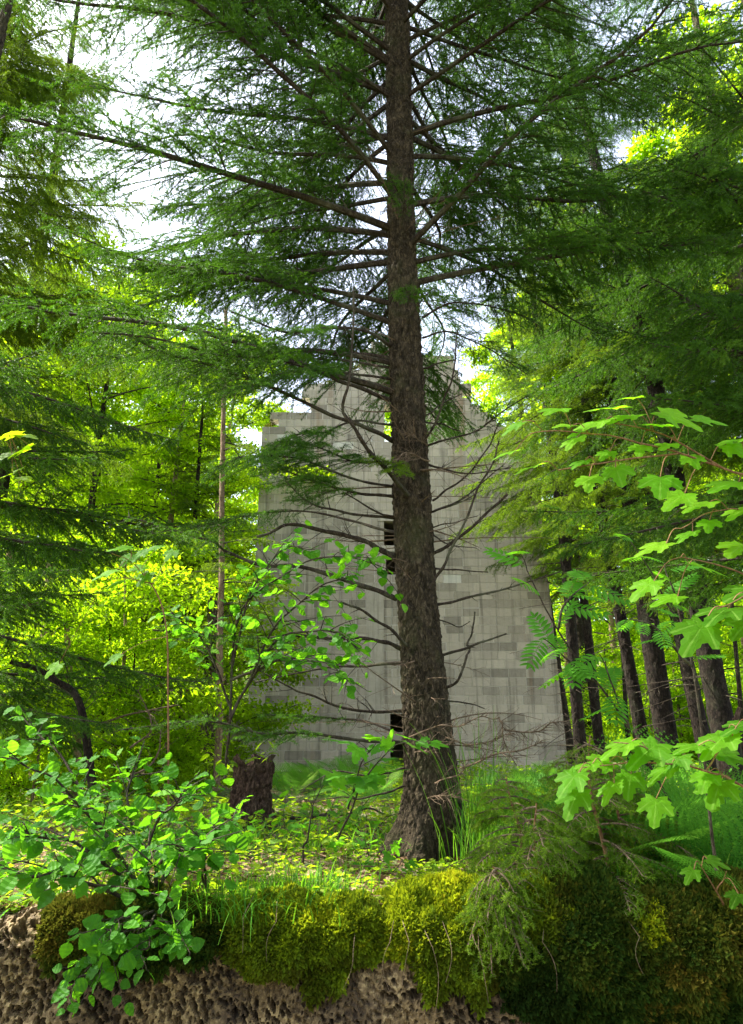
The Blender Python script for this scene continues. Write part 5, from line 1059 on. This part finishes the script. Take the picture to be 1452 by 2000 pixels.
# ------------------------------------------------------------------ rowan sapling with feathery leaves
def rowan(label, stems, n, size, seed, mat='hazel', tint=.65, tm=None, nm='rowan_sapling', bias=(0, -.45, 0)):
    rng = np.random.default_rng(seed); wood = MB(); leaf = MB(); b = at(*stems[0][0])
    for st in stems:
        p = smooth_path(np.array([at(*q) for q in st]), 20, .02, rng, seed); tubes(wood, p, np.linspace(.007, .002, 20), 5)
        s = np.linspace(.35, 1, n); P, T = along(p, s); Nn = rand_up(rng, n, .22, bias); sd = np.where(np.arange(n) % 2, 1., -1.)[:, None]
        B = norm(np.cross(Nn, T)); D = norm(T * .5 + B * sd + np.array([0, 0, -.25]) + rng.normal(0, .2, (n, 3))); put(leaf, ROWAN if tm is None else tm, P, frames(D, Nn), size * rng.uniform(.7, 1.1, n), tint + rng.normal(0, .1, n))
    t = thing(nm, b, label, 'sapling'); wood.build('stem', M['twig'], t).location = tuple(-b); leaf.build('foliage', M[mat], t).location = tuple(-b)
rowan('rowan sapling with feathery leaves overlapping the right edge of the tower', [[(1330, 1600, 3.7), (1240, 1440, 3.7), (1160, 1330, 3.65), (1090, 1230, 3.6), (1040, 1130, 3.55), (1015, 1080, 3.5)], [(1160, 1330, 3.65), (1110, 1290, 3.55), (1060, 1250, 3.5)], [(1240, 1440, 3.7), (1200, 1350, 3.6), (1170, 1280, 3.6)], [(1090, 1230, 3.6), (1110, 1170, 3.6), (1150, 1140, 3.65)]], 6, .20, 3)
rowan('small rowan with narrow leaflets between the maple branches at the right', [[(1400, 1700, 3.2), (1350, 1300, 3.2), (1290, 1150, 3.15), (1230, 1050, 3.1)], [(1350, 1300, 3.2), (1280, 1230, 3.1), (1230, 1210, 3.1)], [(1350, 1280, 3.2), (1320, 1180, 3.1), (1300, 1100, 3.1)]], 6, .13, 4, tint=.5)

# ------------------------------------------------------------------ ferns
def fern(px, py, Y, n, L, label, seed, tint=.5, az=(0, 360), el=(20, 65), group=None):
    rng = np.random.default_rng(seed); p = at(px, py, Y); b = np.array([p[0], Y, float(gz(p[0], Y))]); leaf = MB()
    a = np.radians(rng.uniform(*az, n)); e = np.radians(rng.uniform(*el, n)); D = np.stack([np.cos(a) * np.cos(e), np.sin(a) * np.cos(e), np.sin(e)], -1)
    Nn = norm(np.array([0, 0, 1.0]) - D * np.sin(e)[:, None] + rng.normal(0, .15, (n, 3)))
    put(leaf, FROND, np.broadcast_to(b, (n, 3)), frames(D, Nn), L * rng.uniform(.65, 1.1, n), tint + rng.normal(0, .12, n))
    t = thing('fern', b, label, 'fern', group); leaf.build('frond', M['fern'], t).location = tuple(-b)
for i, a in enumerate([(1400, 1760, 3.9, 13, .85, 'large fern with arching fronds at the lower right'), (1300, 1740, 4.2, 11, .8, 'fern with a yellowed frond left of the large fern'), (1452, 1700, 4.6, 12, .95, 'fern at the right edge behind the large fern'), (1380, 1650, 5.2, 12, .9, 'fern further back in front of the rotting trunk'),
        (1440, 1830, 3.6, 9, .6, 'short fern on the wall edge at the far right')]):
    fern(*a, 60 + i, .45 if i != 1 else .7)
FG = 'small ferns and fronds in front of the tower'
for i, (px, Y) in enumerate([(1000, 8.5), (1060, 9.5), (940, 11), (1120, 11), (1180, 9), (1240, 10), (720, 10), (660, 11.5), (600, 12), (760, 12.5), (690, 14), (1030, 13), (620, 14.5), (570, 10), (980, 6.8), (1080, 6.6), (1150, 7.2), (1320, 7.5), (1400, 8)]):
    fern(px, 1500, Y, 10, .7, 'low green fern on the ground in front of the tower', 80 + i, .78, group=FG)

# ------------------------------------------------------------------ grass
def grass(px, py, Y, n, h, spread, label, seed, tint=.5, lean=(0, 0), w_=.005, droop=.5):
    rng = np.random.default_rng(seed); p = at(px, py, Y); b = np.array([p[0], Y, float(gz(p[0], Y)) - .02]); m = 7; t = np.linspace(0, 1, m)
    r = rng.normal(0, spread, (n, 2)); az = rng.uniform(0, 6.28, n); ln = h * rng.uniform(.45, 1.1, n); bend = rng.uniform(.1, droop, n)
    D = np.stack([np.cos(az), np.sin(az)], -1) * .8 + np.array(lean) + r / max(spread, 1e-3) * .15
    P = np.zeros((n, m, 3)); P[..., :2] = b[:2] + r[:, None] + D[:, None] * (ln * bend)[:, None, None] * (t ** 1.8)[None, :, None] + D[:, None] * ln[:, None, None] * .12 * t[None, :, None]
    P[..., 2] = b[2] + ln[:, None] * (t[None] - bend[:, None] * .75 * t[None] ** 2.6)
    sd = np.stack([-np.sin(az), np.cos(az), az * 0], -1)[:, None] * (w_ * .5 * (1 - t ** 2.5) + .0004)[None, :, None] * rng.uniform(.7, 1.3, (n, 1, 1))
    V = np.concatenate([P - sd, P + sd], 1); i = np.arange(m - 1); F = np.stack([i, i + 1, m + i + 1, m + i], -1)
    mb = MB(); mb.add(V.reshape(-1, 3), Q=(F[None] + (np.arange(n) * 2 * m)[:, None, None]).reshape(-1, 4), tint=np.repeat(np.clip(tint + rng.normal(0, .15, n), 0, 1), 2 * m))
    return tag(mb.build('grass_tuft', M['grass'], loc=b), label, 'grass')
grass(945, 1690, 4.95, 90, .95, .09, 'tall thin grass stalks right of the big spruce foot', 1, .62, (.05, 0), .005, .3)
grass(975, 1700, 4.85, 220, .36, .13, 'bright short grass round the right side of the big spruce foot', 2, .65)
grass(540, 1740, 3.62, 360, .15, .14, 'dark green grass tuft on top of the wide moss cushion', 3, .22, (0, -.1), .005)
grass(440, 1760, 3.5, 160, .24, .09, 'long drooping grass hanging over the wall left of the moss', 4, .42, (0, -.6), .004, 1.3)
grass(610, 1740, 3.75, 200, .2, .12, 'short grass behind the moss cushion left of the big spruce', 5, .4)
grass(1330, 1690, 4.6, 300, .5, .3, 'lush grass between the ferns at the right', 6, .5)
grass(1050, 1640, 5.6, 260, .4, .35, 'loose grass behind the spruce seedlings', 7, .55)

# ------------------------------------------------------------------ spruce seedlings on the wall edge
def seedling(px, py, Y, h, label, seed, pend=.35, Lb=.42, tint=.5, lean=(0, 0), nb=26):
    rng = np.random.default_rng(seed); p = at(px, py, Y); b = np.array([p[0], Y, float(gz(p[0], Y)) - .03]); n = 16; s = np.linspace(0, 1, n)
    path = b + np.stack([lean[0] * s * h + .03 * np.sin(s * 5 + seed), lean[1] * s * h, s * h], -1); t = thing('spruce_seedling', b, label, 'seedling')
    st = MB(); tubes(st, path, np.linspace(.013, .003, n), 7); st.build('stem', M['stem'], t).location = tuple(-b); w_, c_ = MB(), MB()
    for q in range(nb):
        sq = .12 + .85 * (q + rng.random()) / nb; pb, _ = along(path, np.array([sq])); az = q * 2.4 + rng.normal(0, .4); L = Lb * (1.1 - .8 * sq) * rng.uniform(.6, 1.15); tt = np.linspace(0, 1, 9)[:, None]
        ax = pb[0] + L * (np.array([math.cos(az), math.sin(az), rng.uniform(-.05, .3)]) * tt + np.array([0, 0, -pend]) * tt ** 2)
        if rng.random() < .12: tubes(w_, ax, np.linspace(.004, .0015, 9), 4); dead_twigs(rng, w_, ax, 12, .14, .0018)
        else: bough(rng, L, w_, c_, axis=ax, gap=.026, l2max=.16, tgap=.026, spacing=.0018, nl=.013, nw=.0025, r0=.003, bare=.25, pend=.3, tint0=tint)
    w_.build('branches', M['deadtwig'], t).location = tuple(-b); c_.build('needles', M['needle_young'], t).location = tuple(-b)
seedling(1185, 1790, 3.75, .72, 'tallest spruce seedling with a thin reddish stem on the wall edge', 1)
seedling(1085, 1790, 3.62, .45, 'spruce seedling leaning over the wall edge left of the tallest one', 2, lean=(-.2, -.2))
seedling(1280, 1770, 3.9, .60, 'leaning spruce seedling between the tallest one and the ferns', 3, lean=(-.35, 0))
seedling(975, 1800, 3.50, .22, 'drooping pale spruce seedling hanging over the moss', 4, pend=.9, lean=(-.2, -.5), nb=30, tint=.62, Lb=.26)
seedling(1010, 1700, 4.2, .50, 'spruce seedling just right of the grass stalks', 6, tint=.55)
seedling(1130, 1700, 4.5, .55, 'bushy spruce seedling behind the tallest one', 7, tint=.5)

# ------------------------------------------------------------------ ground cover and litter: nobody could count these
def cover():
    rng = np.random.default_rng(31); mb = MB(); n = 52000
    Y = 3.55 + 18 * rng.random(n) ** 1.9; x = rng.uniform(-.62, .62, n) * (Y + 1.2); flip = (x < .2) & (rng.random(n) < .25); x = np.where(flip, np.abs(x) + .25, x)
    d = vnoise(np.stack([x * .7, Y * .7, x * 0], -1), 12); right = np.clip(x * .35 + .55, .25, 1)
    k = (rng.random(n) < np.clip((d - .28) * 3.2, .06, 1) * np.where(x > .2, 1, .72)) & ~((np.abs(x - .4) < .28) & (np.abs(Y - 5.2) < .28)) & ~((x > -2.9) & (x < 4.4) & (Y > 17.9)); x, Y, d = x[k], Y[k], d[k]; n = len(x)
    hgt = (.03 + .22 * d * rng.random(n)) * np.where(x > .2, 1.25, .8) * np.clip((Y - 3.0) / 2.5, .35, 1.2); hgt = np.where((np.abs(x - .38) < .5) & (Y < 5.3), .02 + .15 * hgt, hgt); z = gz(x, Y) + hgt
    P = np.stack([x, Y, z], -1); sz = rng.uniform(.03, .075, n) * np.clip(Y / 6, .75, 1.7)
    sel = rng.random(n) < .5
    for tm, m in ((OVAL, sel), (KITE, ~sel)):
        q = m.sum(); az = rng.uniform(0, 6.28, q); D = np.stack([np.cos(az), np.sin(az), rng.normal(-.15, .2, q)], -1); put(mb, tm, P[m], frames(D, rand_up(rng, q, .35)), sz[m], np.where(x[m] < .3, .62, .48) + (d[m] - .5) * .5 + rng.normal(0, .15, q))  # herbs on the left tinted yellower, sunlight put into their colour
    i = rng.random(n) < .35; st = np.stack([np.stack([x[i], Y[i], z[i] - hgt[i]], -1), P[i]], 1); tubes(mb, st, np.full((i.sum(), 2), .0018), 3, .4)
    tag(mb.build('ground_plants', M['herb']), 'low green herbs and sorrel covering the forest floor', 'herbs', kind='stuff')
    g = MB(); n = 9000; Y = 3.6 + 10 * rng.random(n) ** 1.7; x = rng.uniform(-.6, .6, n) * (Y + 1); k = vnoise(np.stack([x * .9, Y * .9, x * 0], -1), 22) > np.where(x > .6, .38, .62); x, Y = x[k], Y[k]; n = len(x); m = 5; t = np.linspace(0, 1, m)
    az = rng.uniform(0, 6.28, n); ln = rng.uniform(.08, .32, n); D = np.stack([np.cos(az), np.sin(az)], -1); Pp = np.zeros((n, m, 3)); Pp[..., :2] = np.stack([x, Y], -1)[:, None] + D[:, None] * ln[:, None, None] * .6 * (t ** 2)[None, :, None]; Pp[..., 2] = gz(x, Y)[:, None] + ln[:, None] * (t - .3 * t ** 2.5)[None]
    sd = np.stack([-np.sin(az), np.cos(az), az * 0], -1)[:, None] * (.003 * (1 - t ** 2.5) + .0003)[None, :, None]; V = np.concatenate([Pp - sd, Pp + sd], 1); i = np.arange(m - 1); F = np.stack([i, i + 1, m + i + 1, m + i], -1)
    g.add(V.reshape(-1, 3), Q=(F[None] + (np.arange(n) * 2 * m)[:, None, None]).reshape(-1, 4), tint=np.repeat(np.clip(.5 + rng.normal(0, .15, n), 0, 1), 2 * m)); tag(g.build('ground_grass', M['grass']), 'scattered grass blades growing from the forest floor', 'grass', kind='stuff')
    lt = MB(); n = 26000; Y = 3.55 + 14 * rng.random(n) ** 1.6; x = rng.uniform(-.62, .62, n) * (Y + 1); P = np.stack([x, Y, gz(x, Y) + rng.uniform(.004, .03, n)], -1); az = rng.uniform(0, 6.28, n)
    put(lt, KITE, P, frames(np.stack([np.cos(az), np.sin(az), rng.normal(0, .25, n)], -1), rand_up(rng, n, .4)), rng.uniform(.025, .07, n), rng.random(n))
    m = 1400; Y = 3.6 + 9 * rng.random(m) ** 1.5; x = rng.uniform(-.6, .6, m) * (Y + 1); az = rng.uniform(0, 6.28, m); l = rng.uniform(.06, .4, m); t = np.linspace(-.5, .5, 4); X = x[:, None] + np.cos(az)[:, None] * l[:, None] * t + rng.normal(0, .006, (m, 4)); YY = Y[:, None] + np.sin(az)[:, None] * l[:, None] * t + rng.normal(0, .006, (m, 4))
    tubes(lt, np.stack([X, YY, gz(X, YY) + .012 + rng.uniform(0, .02, (m, 1))], -1), np.broadcast_to(rng.uniform(.0015, .005, (m, 1)), (m, 4)), 4, .6)
    tag(lt.build('leaf_litter', M['litter']), 'brown fallen leaves and twigs on the forest floor', 'litter', kind='stuff')
cover()
